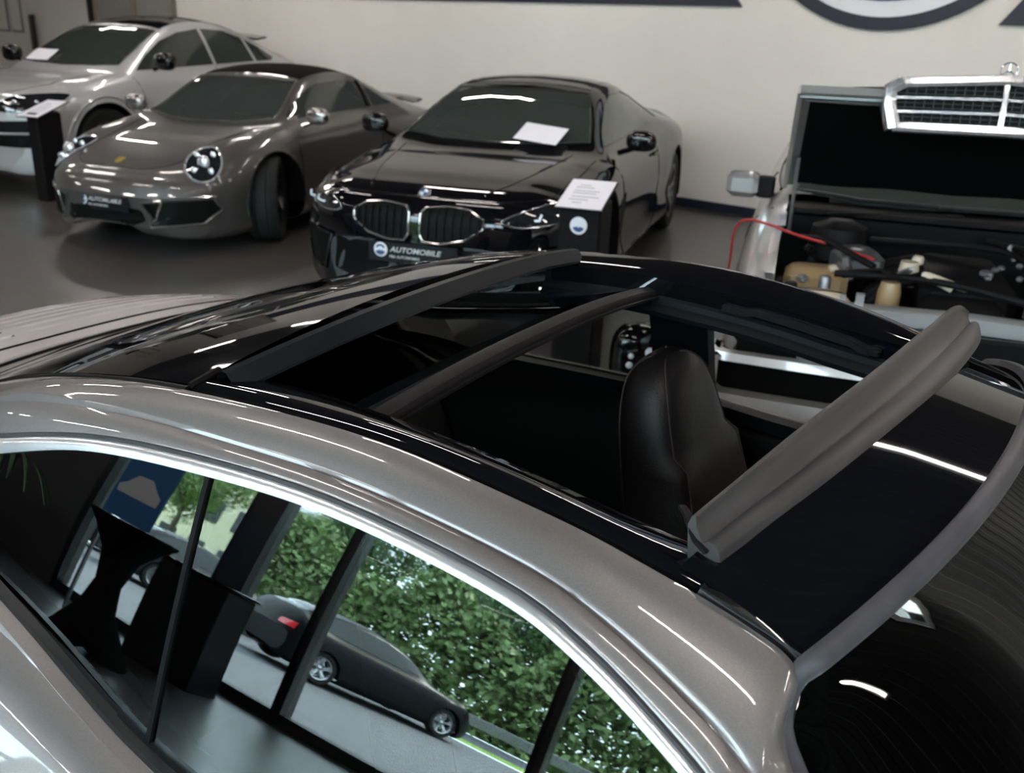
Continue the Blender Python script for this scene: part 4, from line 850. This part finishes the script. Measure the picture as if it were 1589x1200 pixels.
# chrome grille on the bonnet edge
def GT(y, s, d): # s: up along the grille face, d: out of the face
    a = HA-math.radians(18); n_ = (math.cos(a), math.sin(a)); up_ = (-math.sin(a), math.cos(a)); b = HT(L+.01, 0, -.13)
    v = .035*(1-abs(y)/.38)     # pointed centre
    return (b[0]+n_[0]*(d+v)+up_[0]*s, y, b[2]+n_[1]*(d+v)+up_[1]*s)
yy = [-.37, 0, .37]; gh = .145
gr = MB(); gr.grid([[GT(y, s_, -.012) for y in (-.36, 0, .36)] for s_ in (.0, gh)]); gr.grid([[GT(y, s_, -.07) for y in (-.36, 0, .36)] for s_ in (.0, gh)]); gr = gr.build('radiator_grille', 'mesh', bn, smooth=False)
pf = [(.018, .012), (.008, .022), (-.012, .020), (-.018, .004), (-.018, -.03), (.018, -.03)]
def gsweep(pts, prof, name, m, par=gr): return MB().sweep([GT(*p) for p in pts], prof, up=(math.cos(HA-.3), 0, math.sin(HA-.3))).build(name, m, par)
gsweep([(-.33, gh+.004, 0), (0, gh+.022, 0), (.33, gh+.004, 0)], pf, 'grille_top_frame', 'chrome'); gsweep([(-.345, -.004, 0), (0, -.004, 0), (.345, -.004, 0)], pf, 'grille_bottom_frame', 'chrome')
for sg in (-1, 1): gsweep([(sg*.345, -.012, 0), (sg*.372, gh*.5, 0), (sg*.372, gh-.02, 0), (sg*.33, gh+.008, 0)], [(.026, .012), (.008, .024), (-.014, .02), (-.026, .0), (-.026, -.04), (.026, -.04)], 'grille_side_frame', 'chrome')
for k in (1, 2): gsweep([(-.36, gh*k/3, 0), (0, gh*k/3+.004, 0), (.36, gh*k/3, 0)], [(.0045, .006), (-.0045, .006), (-.0045, -.006), (.0045, -.006)], 'grille_bar', 'chrome')
gsweep([(0, -.004, .002), (0, gh*.5, .008), (0, gh+.02, .002)], [(.008, .008), (-.008, .008), (-.008, -.01), (.008, -.01)], 'grille_centre_bar', 'chrome')
mb = MB()
for k in range(23):
    y = -.345+k*.69/22; mb.sweep([GT(y, .004, -.008), GT(y, gh, -.008)], [(.0018, .002), (-.0018, .002), (-.0018, -.002), (.0018, -.002)], up=(1, 0, 0))
for k in range(9):
    if k % 3 == 0: continue
    mb.sweep([GT(y, gh*k/9, -.008) for y in (-.35, 0, .35)], [(.0014, .002), (-.0014, .002), (-.0014, -.002), (.0014, -.002)], up=(1, 0, 0))
mb.build('grille_mesh', 'trim', gr, smooth=False)
# star mascot on a ring, folded on the grille top
b = Vector(GT(0, gh+.055, -.01)); mb = MB(); R = [(b.x-.0, b.y+.027*math.cos(t), b.z+.027*math.sin(t)) for t in np.linspace(0, 2*pi, 25)]; mb.tube(R, .003, 6)
for t in (90, 210, 330): mb.tube([b, (b.x, b.y+.026*math.cos(math.radians(t)), b.z+.026*math.sin(math.radians(t)))], .004, 6, scale=[1.2, .5])
mb.tube([b+Vector((0, 0, -.034)), b+Vector((0, 0, -.055))], .005, 6); mb.build('bonnet_star', 'chrome', gr)
for sg in (-1, 1): MB().tube([(1.3, sg*.66, .86), HT(.35, sg*.66, -.02)], .008, 6).build('bonnet_strut', 'alu', ms)
# engine bay contents
def eb(name, c, d, m, rz=0, bev=.015): return MB().box(c, d, rz, bev=bev).build(name, m, ms)
eb('coolant_tank', (1.62, -.52, .72), (.20, .26, .12), 'tan', bev=.03)
eb('washer_tank', (1.95, -.50, .70), (.14, .24, .12), 'cream', bev=.04)
eb('air_box', (1.50, -.36, .79), (.22, .18, .12), 'alu', .3, bev=.03)
eb('engine_cover', (1.55, .05, .74), (.60, .36, .16), 'plastic', bev=.04)
for k in range(4): MB().tube([(1.35+k*.12, -.10, .80), (1.38+k*.12, -.22, .77), (1.38+k*.12, -.30, .68)], .026, 10).build('intake_runner', 'alu' if k == 9 else 'plastic', ms)
mb = MB(); mb.lathe([(.001, .05), (.12, .05), (.15, .03), (.155, -.03), (.15, -.04)], (1.90, .02, .72), 'z', 28); mb.build('air_filter_cover', 'plastic', ms)
mb = MB(); mb.lathe([(.001, .12), (.05, .12), (.12, .09), (.13, .0), (.13, -.05)], (1.22, -.44, .80), 'z', 24); mb.build('brake_servo', 'plastic', ms)
mb = MB(); mb.lathe([(.001, .04), (.035, .04), (.04, .0), (.04, -.06)], (1.62, -.16, .80), 'z', 16); mb.build('oil_cap', 'cream', ms)
mb = MB(); mb.lathe([(.001, .04), (.035, .04), (.045, .0), (.045, -.06)], (1.85, -.24, .76), 'z', 16); mb.build('filter_cap', 'tan', ms)
bt = eb('battery', (1.92, .42, .72), (.24, .30, .15), 'plastic', bev=.01); MB().box((2.02, .34, .79), (.06, .14, .015)).build('battery_label', 'yellow', bt)
for k, (a, b_, c_) in enumerate([((1.2, -.3, .84), (1.5, .25, .88), (2.0, .30, .78)), ((1.8, -.45, .80), (1.9, -.1, .83), (2.05, .3, .80)), ((1.3, -.6, .84), (1.5, -.5, .87), (1.7, -.3, .82)), ((1.1, .2, .86), (1.4, .5, .85), (1.9, .55, .78))]):
    MB().tube(curve3([a, b_, c_], 14), .014, 8).build('hose', 'plastic', ms)
for k, (x, y, z) in enumerate([(1.52, .2, .83), (1.62, .16, .84), (1.70, .24, .83), (1.74, .12, .83), (1.45, .28, .83), (1.66, .3, .82)]): MB().ellipsoid((x, y, z), (.02, .015, .012), 8, 6).build('clamp', 'alu', ms)
rg = random.Random(5)
for k in range(26):
    x, y = rg.uniform(1.2, 2.05), rg.uniform(-.62, .62); c_ = (x, y, rg.uniform(.78, .86) if abs(y) < .3 else rg.uniform(.72, .80)); q = MB(); mm_ = rg.choice(['alu', 'plastic', 'alu', 'cream', 'plastic', 'lamp_bright'])
    if k % 3 == 0: q.tube(curve3([c_, (x+rg.uniform(-.1, .1), y+rg.uniform(-.15, .15), c_[2]+.04), (x+rg.uniform(-.2, .2), y+rg.uniform(-.2, .2), c_[2]-.05)], 10), .008+.006*rg.random(), 7)
    elif k % 3 == 1: q.lathe([(.001, .02), (.018, .02), (.024, .01), (.024, -.05)], c_, 'z', 12)
    else: q.box(c_, (.05, .035, .03), rg.random()*3, bev=.008)
    q.build("engine_fitting", mm_, ms)
MB().box((.93, 0, .915), (.25, 1.38, .03), bev=.01).build('scuttle_panel', 'plastic', ms)
MB().tube(curve3([(1.08, -.5, .915), (1.0, -.15, .93), (.95, .1, .935)], 10), .010, 6).build('wiper', 'mesh', ms)
# front bumper with its wide dark recess
def bar(z, x, w, prof, name, m, par=ms, xo=.0):
    pts = [(x-.30*max(0, abs(t)-.72)**1.5*6.0*.35-.02*t*t, w*min(1, abs(t)*1.12)*math.copysign(1, t) if abs(t) < .893 else w*math.copysign(1, t), z) for t in np.linspace(-1, 1, 41)]
    pts = []
    for t in np.linspace(-1, 1, 45):
        a = abs(t)
        if a < .8: pts.append((x-.03*(a/.8)**2, w*.93*t/.8, z))
        else:
            q = (a-.8)/.2*pi/2; pts.append((x-.03-.10*(1-math.cos(q))-.25*max(0, (a-.93)), math.copysign(w*.93+w*.07*math.sin(q), t), z))
    return MB().sweep(pts, prof, up=(0, 0, 1)).build(name, m, par, angle=50)
bar(.575, 2.36, .86, [(-.02, .012), (.05, .02), (.06, -.01), (-.015, -.012)], 'bumper_top', 'silver_light')
bar(.375, 2.38, .86, [(-.025, .065), (.03, .06), (.06, -.05), (.0, -.09), (-.03, -.02)], 'bumper_lip', 'silver_light')
bar(.47, 2.30, .84, [(-.01, .10), (.03, .10), (.03, -.10), (-.01, -.10)], 'bumper_recess', 'mesh')
for sg in (-1, 1): MB().box((2.31, sg*.845, .47), (.22, .035, .24), bev=.015).build('bumper_corner', 'silver_light', ms)
mb = MB(); mb.box((2.27, -.38, .64), (.04, .56, .045), bev=.012); mb.build('headlamp_bar', 'silver_light', ms)
# ------------------------------------------------------------------ things on the wall
lg = empty('wall_logo', RW(-2.98, V1, 3.22), RA, label='huge round navy and white logo on the back wall', cat='sign')
mb = MB(); mb.lathe([(1.33, .0), (1.33, -.03), (1.44, -.03), (1.44, .0)], axis='y', k=96); mb.build('outer_ring', 'navy', lg, angle=30)
mb = MB(); mb.lathe([(.90, -.0), (.90, -.022), (1.33, -.022)], axis='y', k=96); mb.lathe([(.001, -.01), (.90, -.01)], axis='y', k=48); mb.build('white_disc', 'logo_w', lg)
mb = MB()
for a0, a1, ra, rb in ((200, 340, .40, 1.20), (25, 155, .65, 1.0)):
    mb.grid([[(r*math.cos(math.radians(a)), -.035, r*math.sin(math.radians(a))) for r in (ra, rb)] for a in np.linspace(a0, a1, 40)])
mb.build('inner_arc', 'logoblue', lg)
sp = empty('wall_swoosh', RW(0, V1, 0), RA, label='long navy bar with a slanted end on the back wall left of the logo', cat='sign')
poly = [(-14.0, 1.97), (-4.31, 1.955), (-4.85, 2.60), (-14.0, 2.60)]
MB().prism([(a, z) for a, z in poly], -.03, 0, lambda p: (p[0], p[2], p[1])).build('sign_bar', 'navy', sp, smooth=False)
sp2 = empty('wall_swoosh', RW(0, V1, 0), RA, label='navy bar at the right edge of the back wall, right of the logo', cat='sign')
MB().prism([(-2.02, 1.85), (6.0, 1.85), (6.0, 2.50), (-1.55, 2.50)], -.03, 0, lambda p: (p[0], p[2], p[1])).build('sign_bar', 'navy', sp2, smooth=False)
# gate with grey panels, door edge, notices
gt = rbox('door_1', -16.0, -13.8, V1-.05, V1-.001, 0, 3.2, 'door_grey', kind='structure')
b = MB()
for u in (-16.0, -14.85, -13.8): b.box(RW(u, V1-.06, 1.6), (.10, .10, 3.2), RA)
b.build('door_frame', 'doorframe', gt, smooth=False)
b = MB(); b.box(RW(-16.12, V1-.10, 1.6), (.06, .12, 3.2), RA); b.build('door_handle', 'steel', gt, smooth=False)
hb = rbox('pull_handle', -18.35, -18.25, V1-.12, V1-.05, 1.0, 1.60, 'steel'); tag(hb, 'upright grey handle bar on the wall beside the grey gate', 'handle')
for (ua, ub, lb) in ((-20.0, -19.35, 'framed notice at the left edge of the back wall'), (-19.25, -18.8, 'narrow framed notice second from the left edge of the back wall')):
    t = empty('framed_notice', RW((ua+ub)/2, V1, 1.85), RA, label=lb, cat='notice')
    MB().box((0, -.015, 0), (ub-ua, .03, 1.15), bev=.005).build('notice_frame', 'door_grey', t); MB().box((0, -.032, 0), (ub-ua-.08, .006, 1.07)).build('notice_sheet', 'wall', t)

# ------------------------------------------------------------------ price boards and sheets
def board(loc, rz, w, d, h, tilt, label, pw=.9):
    t = empty('price_stand', loc, rz, label=label, cat='stand')
    MB().box((0, 0, h/2), (d*.72, w*pw, h), bev=.012).build('pedestal', 'plastic', t)
    a = tilt
    def T(p): x, y, z = p; return (x*math.cos(a)+z*math.sin(a)*1.0, y, h+.03-x*math.sin(a)+z*math.cos(a))
    MB().prism([(-d/2, -w/2), (d/2, -w/2), (d/2, w/2), (-d/2, w/2)], -.008, 0, T).build('board', 'plate', t, smooth=False)
    s = MB().prism([(-d/2+.005, -w/2+.005), (d/2-.005, -w/2+.005), (d/2-.005, w/2-.005), (-d/2+.005, w/2-.005)], .001, .004, T).build('price_sheet', 'paper', t, smooth=False)
    mb = MB()
    for k, (x, y0, y1) in enumerate([(-.30, -.25, -.0), (-.22, -.3, .1), (-.10, -.3, .25), (-.02, -.3, .2), (.1, -.28, .3), (.2, -.3, .1), (.3, -.2, .0)]):
        mb.prism([(x*d, y0*w), (x*d+.012, y0*w), (x*d+.012, y1*w), (x*d, y1*w)], .0045, .005, T)
    mb.build('printed_lines', 'print', s, smooth=False)
    return t
st = board((.33, 4.62, 0), -1.866, .235, .36, .90, math.radians(14), 'white price board on a black pedestal beside the black coupe')
mb = MB(); mb.lathe([(.001, .003), (.040, .003), (.043, 0)], (.136, .0, .80), 'x', 24); mb.build('pedestal_logo', 'logo_w', st)
mb = MB(); mb.grid([[(.140, r*math.cos(math.radians(a)), .80+r*math.sin(math.radians(a))) for r in (.008, .030)] for a in np.linspace(200, 340, 10)]); mb.build('logo_arc', 'logoblue', st)
board((-4.43, 8.9, 0), -1.95, .26, .40, .80, math.radians(18), 'white price board on a black pedestal in front of the pale crossover', .5)
def sheet(name, car_, Bp, lab, w, l, rz):
    pass
def lay_sheet(loc, nrm, up_, w, l, label):
    n_ = Vector(nrm).normalized(); e1 = Vector(up_).cross(n_).normalized(); e2 = n_.cross(e1); c = Vector(loc)
    mb = MB(); V = []
    for h in (0, .0015):
        for a, b_ in ((-w/2, -l/2), (w/2, -l/2), (w/2, l/2), (-w/2, l/2)): V.append(c+e1*a+e2*b_+n_*h)
    mb.add(V, [(3, 2, 1, 0), (4, 5, 6, 7), (0, 1, 5, 4), (1, 2, 6, 5), (2, 3, 7, 6), (3, 0, 4, 7)]); return tag(mb.build('price_sheet', 'paper', smooth=False), label, 'paper')
def cw(e, p):
    a = e.rotation_euler.z; return (e.location.x+math.cos(a)*p[0]-math.sin(a)*p[1], e.location.y+math.sin(a)*p[0]+math.cos(a)*p[1], p[2])
def cdir(e, p):
    a = e.rotation_euler.z; return (math.cos(a)*p[0]-math.sin(a)*p[1], math.sin(a)*p[0]+math.cos(a)*p[1], p[2])
lay_sheet(cw(bm, (.93, .34, 1.015)), cdir(bm, (.42, 0, .9)), cdir(bm, (-.8, .15, .4)), .32, .22, 'white sheet lying on the windscreen of the black coupe')
lay_sheet(cw(cy, (.93, -.38, 1.235)), cdir(cy, (.5, 0, .85)), cdir(cy, (-.85, 0, .5)), .32, .21, 'white sheet lying on the windscreen of the pale crossover')
# charger and cable on the floor beyond the coupe
ch = empty('battery_charger', (.60, 4.30, 0), .15, label='black battery charger with white shapes seen through the open roof', cat='charger')
mb = MB(); mb.ellipsoid((0, 0, .19), (.13, .10, .19), 20, 14, .7); mb.build('case', 'glossblack', ch)
for x, z, r in ((-.06, .20, .018), (-.055, .245, .015), (.035, .26, .027), (.055, .20, .026), (.0, .18, .028)): MB().ellipsoid((x, -.092+.15*x*x/.017*.05, z), (r, .016, r), 12, 8).build('white_shape', 'logo_w', ch)
MB().box((-.02, -.10, .03), (.10, .06, .03), bev=.01).build('foot', 'logo_w', ch)
MB().tube(curve3([(.22, 4.20, .012), (.36, 4.38, .012), (.50, 4.52, .012), (.78, 4.62, .012), (.95, 5.3, .012), (1.2, 5.6, .012), (1.5, 5.5, .012)], 60), .011, 8).build('extension_cable', 'orange', label='orange extension cable lying on the floor by the charger', cat='cable')
MB().tube(curve3([cw(ms, (1.15, -.92, .62)), cw(ms, (1.35, -.86, .90)), cw(ms, (1.45, -.60, .87)), cw(ms, (1.55, -.45, .86)), cw(ms, (1.65, -.30, .84))], 30), .006, 6).build('jump_lead', 'wire', label='thin red lead hanging over the wing of the silver saloon', cat='cable')

# ------------------------------------------------------------------ near the glass front (seen mirrored in the side windows)
def stretch_table(u, v, label):
    t = empty('bar_table', RW(u, v), RA, label=label, cat='table')
    rows = []
    for z, r, sq in ((0, .36, 1), (.10, .30, .8), (.35, .15, .3), (.60, .10, 0), (.85, .15, 0), (1.02, .27, 0), (1.10, .35, 0), (1.12, .35, 0)):
        rows.append([(r*(1+sq*.35*(abs(math.cos(2*a))-.6))*math.cos(a), r*(1+sq*.35*(abs(math.cos(2*a))-.6))*math.sin(a), z+sq*.07*(1-abs(math.cos(2*a)))) for a in np.linspace(0, 2*pi, 33)[:-1]])
    mb = MB(); mb.grid(rows, 0, True); mb.add(rows[-1], [tuple(range(32))]); mb.build('stretch_cover', 'cloth', t)
stretch_table(-4.5, -3.3, 'black stretch-covered bar table by the glass front')
t = empty('reception_desk', RW(-4.45, -4.25), RA, label='black box desk standing by the glass front', cat='desk')
MB().box((0, 0, .5), (.75, .4, 1.0), bev=.01).build('desk_body', 'plate', t); MB().box((0, 0, 1.015), (.79, .44, .03), bev=.004).build('desk_top', 'glossblack', t)
t = empty('poster_stand', RW(-5.6, -4.3), RA, label='poster with a pale car on blue ground by the glass front', cat='poster')
MB().box((0, 0, 1.55), (.62, .03, .85), bev=.004).build('poster_panel', 'poster_blue', t); MB().box((0, 0, 2.03), (.62, .032, .12), bev=.004).build('poster_heading', 'red', t)
mb = MB(); mb.prism([(-.26, 1.38), (-.27, 1.46), (-.19, 1.51), (-.10, 1.62), (.08, 1.63), (.19, 1.53), (.26, 1.48), (.26, 1.38)], .016, .022, lambda p: (p[0], p[2], p[1])); mb.build('poster_picture', 'paper', t, smooth=False)
for sx in (-.22, .22): MB().box((sx, 0, .56), (.03, .03, 1.13)).build('stand_leg', 'alu', t)
# potted palm
t = empty('potted_palm', RW(-7.4, -3.7), 0, label='potted palm with drooping fronds by the glass front', cat='plant')
mb = MB(); mb.lathe([(.001, .02), (.16, 0), (.20, .42), (.18, .42), (.17, .36), (.001, .36)], k=24); mb.build('pot', 'plate', t)
MB().tube([(0, 0, .35), (.02, .01, .9)], .03, 8).build('stem', 'bark', t)
mb = MB()
for k in range(16):
    a = k*2.4; L_ = .8+.2*random.random(); pts = [(.02+math.cos(a)*L_*s, .01+math.sin(a)*L_*s, .9+.9*s-1.0*s*s+.2*random.random()*0) for s in np.linspace(0, 1, 8)]
    mb.sweep(pts, [(.06, .02), (0, 0), (-.06, .02)], closed=False, scale=[.3, .8, 1, 1, .9, .7, .4, .1])
mb.build('frond', 'foliage_dark', t)
# far parked car of the row, by its generic shape
def simple_car(name, loc, rz, m, label, tail=True, sc=1.0):
    e = empty(name, loc, rz, label=label, cat='car')
    T = [(2.25, .60, .5, .60, .70, .58, .80, .50, .76, .25), (2.15, .72, .5, .72, .76, .70, .86, .55, .82, .20), (1.4, .90, .55, .89, .80, .87, .90, .6, .86, .18), (1.05, .97, .62, .96, .80, .92, .90, .6, .86, .18), (.4, 1.33, .58, 1.28, .80, .96, .90, .62, .86, .18),
         (-.2, 1.45, .57, 1.40, .80, .98, .90, .64, .86, .18), (-1.2, 1.43, .56, 1.37, .80, 1.0, .90, .66, .86, .18), (-1.8, 1.30, .55, 1.24, .80, 1.02, .90, .68, .86, .2), (-2.15, 1.02, .58, 1.0, .76, .98, .86, .66, .80, .25), (-2.25, .75, .5, .74, .66, .72, .78, .6, .72, .32)]
    WB = [(1.38, .89, .32, .36), (-1.38, .89, .32, .36)]; B = Body(e, T, WB, m, (.3, .2), na=34); liners(e, WB)
    for sg in (-1, 1):
        wheel(e, 1.38, sg*.78, .32, sg, 5, 'rimsilver', .2); wheel(e, -1.38, sg*.78, .32, sg, 5, 'rimsilver', .2)
    B.decal('windscreen', sym([(1.0, 0), (.9, .62), (.45, .54), (.50, 0)]), 'top', 'carglass')
    B.decal('rear_window', sym([(-1.55, 0), (-1.5, .48), (-1.98, .52), (-2.05, 0)]), 'top', 'carglass')
    for ax, sg in (('left', 1), ('right', -1)):
        B.decal('side_window', [(.85, 1.0), (.4, 1.24), (-.2, 1.37), (-1.2, 1.35), (-1.7, 1.2), (-1.75, 1.04)], ax, 'carglass')
        B.decal('tail_light', [(sg*.45, .90), (sg*.80, .93), (sg*.80, .80), (sg*.45, .80)], 'rear', 'taillight', off=.006)
        B.decal('headlight', [(sg*.5, .64), (sg*.78, .68), (sg*.78, .58), (sg*.5, .56)], 'front', 'lamp_bright', off=.006)
    return e
simple_car('blue_car', RW(-9.6, -2.6), RA+math.radians(200), 'blue', 'blue car parked inside near the dark front wall')
simple_car('black_car', RW(-6.9, -12.4), RA+math.radians(-62), 'dullblack', 'black car parked outside the glass front, nearer the middle')
simple_car('grey_car', RW(-11.3, -13.0), RA+math.radians(-65), 'dullgrey', 'dark grey car parked outside the glass front, further left')
simple_car('red_tailed_car', RW(-16.0, -13.2), RA+math.radians(-70), 'dullblack', 'black car parked outside beyond the dark grey one')

# ------------------------------------------------------------------ outdoors
def oplane(name, u0, u1, v0, v1, z, m, **k):
    return MB().grid([[RW(u, v, z) for v in (v0, v1)] for u in (u0, u1)]).build(name, m, smooth=False, **k)
oplane('ground', -60, 60, -15.6, V0-.1, -.03, 'asphalt', kind='structure')
oplane('grass_verge', -60, 60, -17, -15.6, -.01, 'bushgrass', kind='structure')
oplane('road', -60, 60, -21, -17, -.04, 'asphalt', kind='structure')
oplane('far_ground', -80, 80, -80, -21, -.02, 'bushgrass', kind='structure')
def leafball(n, rad, size, seed):
    rng = np.random.default_rng(seed); mb = MB(); V = []; Fc = []
    blobs = [(rng.normal(0, .42, 3)*rad*np.array([1, 1, .8]), rad*rng.uniform(.35, .6)) for _ in range(22)]
    for i in range(n):
        c, r = blobs[rng.integers(len(blobs))]; d = rng.normal(size=3); d /= np.linalg.norm(d)
        p = c+d*r*rng.uniform(.7, 1.05); a = rng.normal(size=3); a -= a.dot(d)*d*.6; a /= np.linalg.norm(a); b_ = np.cross(d, a); s = size*rng.uniform(.6, 1.3)
        k = len(V); V += [p-a*s, p+b_*s*.55, p+a*s, p-b_*s*.55]; Fc.append((k, k+1, k+2, k+3))
    mb.add(V, Fc); return mb

def tree(u, v, h, rad, m, label, seed, group='trees outside the glass front'):
    t = empty('leafy_tree', RW(u, v), random.random()*6, label=label, cat='tree', group=group)
    MB().tube(curve3([(0, 0, -.05), (.1, 0, h*.3), (-.05, .1, h*.7)], 8), .14, 8, scale=np.linspace(1.2, .5, 8)).build('trunk', 'bark', t)
    mb = MB()
    for k in range(7):
        a = k*2.1; mb.tube([(0, .05, h*.35+.1*k), (math.cos(a)*rad*.5, math.sin(a)*rad*.5, h*.5+.15*k), (math.cos(a)*rad*.85, math.sin(a)*rad*.85, h*.6+.2*k)], .05, 6, scale=[1, .6, .2])
    mb.build('branch', 'bark', t)
    c = leafball(12000, rad, .10, seed).build('crown', m, t, smooth=False); c.location = (0, 0, h*.68)
k = 0
for (u, v, h, r, m, l) in [(-17, -19, 6.5, 2.6, 'foliage', 'leafy tree beyond the road, leftmost of the row'), (-12, -21, 7.5, 3.0, 'foliage_dark', 'leafy tree beyond the road, second from the left'), (-5.5, -18.5, 6.0, 2.6, 'foliage_dark', 'leafy tree beyond the road, third from the left'),
                        (-1.5, -18, 5.5, 2.5, 'foliage', 'leafy tree beyond the road, fourth from the left'), (2.5, -19, 6.5, 2.8, 'foliage_dark', 'leafy tree beyond the road, fifth from the left'), (7, -18, 6.0, 2.6, 'foliage', 'leafy tree beyond the road, sixth from the left'), (12, -19, 6.5, 2.8, 'foliage_dark', 'leafy tree beyond the road, rightmost of the row'),
                        (-27, -17, 7.5, 3.2, 'foliage', 'leafy tree far along the road'), (-8.8, -23, 8.5, 2.8, 'foliage', 'tall leafy tree behind the row beside the pale building')]:
    k += 1; tree(u*1.45, v-7.5, h*1.15, r, m, l, k)
hb = MB(); rng = np.random.default_rng(3); V = []; Fc = []
for i in range(48000):
    u = rng.uniform(-17, 18); v = -22+rng.normal(0, .5); z = rng.uniform(0, 1)**.8*(4.0+.8*math.sin(u*1.1)+.4*math.sin(u*2.9)); p = np.array(RW(u, v, z)); a = rng.normal(size=3); a /= np.linalg.norm(a); b_ = np.cross(a, rng.normal(size=3)); b_ /= np.linalg.norm(b_); s = rng.uniform(.09, .19)
    kk = len(V); V += [p-a*s, p+b_*s*.6, p+a*s, p-b_*s*.6]; Fc.append((kk, kk+1, kk+2, kk+3))
hb.add(V, Fc); hb.build('roadside_hedge', 'foliage', smooth=False, label='dense green hedge along the far side of the road', cat='hedge', kind='stuff')
# pale building with a round tower
bl = empty('pale_building', RW(-27, -36), RA, label='pale rendered building with a round tower beyond the trees', cat='building')
MB().box((0, 0, 3.2), (9, 7, 6.4)).build('wall', 'render', bl, smooth=False); MB().box((0, 0, 6.5), (9.4, 7.4, .25)).build('roof', 'paper', bl, smooth=False)
for i in range(4):
    for j in range(2): MB().box((-3.2+i*2.1, 3.52, 1.6+j*2.7), (1.1, .08, 1.4)).build('window', 'steel', bl, smooth=False)
MB().lathe([(1.5, 0), (1.5, 6.8), (2.0, 7.4), (2.0, 8.6), (1.6, 9.0), (.001, 9.3)], (5.8, 2.5, 0), 'z', 28).build('round_tower', 'render', bl, angle=30)
# guard rail and posts along the road
g = empty('guard_rail', RW(0, -17.2), RA, label='grey guard rail along the road outside', cat='guard rail')
MB().box((0, 0, .55), (60, .05, .28), bev=.01).build('rail', 'alu', g)
for i in range(12): MB().box((-27.5+i*5, -.06, .28), (.08, .08, .6)).build('post', 'alu', g)
# roof canopy bar outside the glass
rbox('trim_2', GU, U1, V0-1.3, V0-1.2, 3.0, 3.12, 'steel', kind='structure')
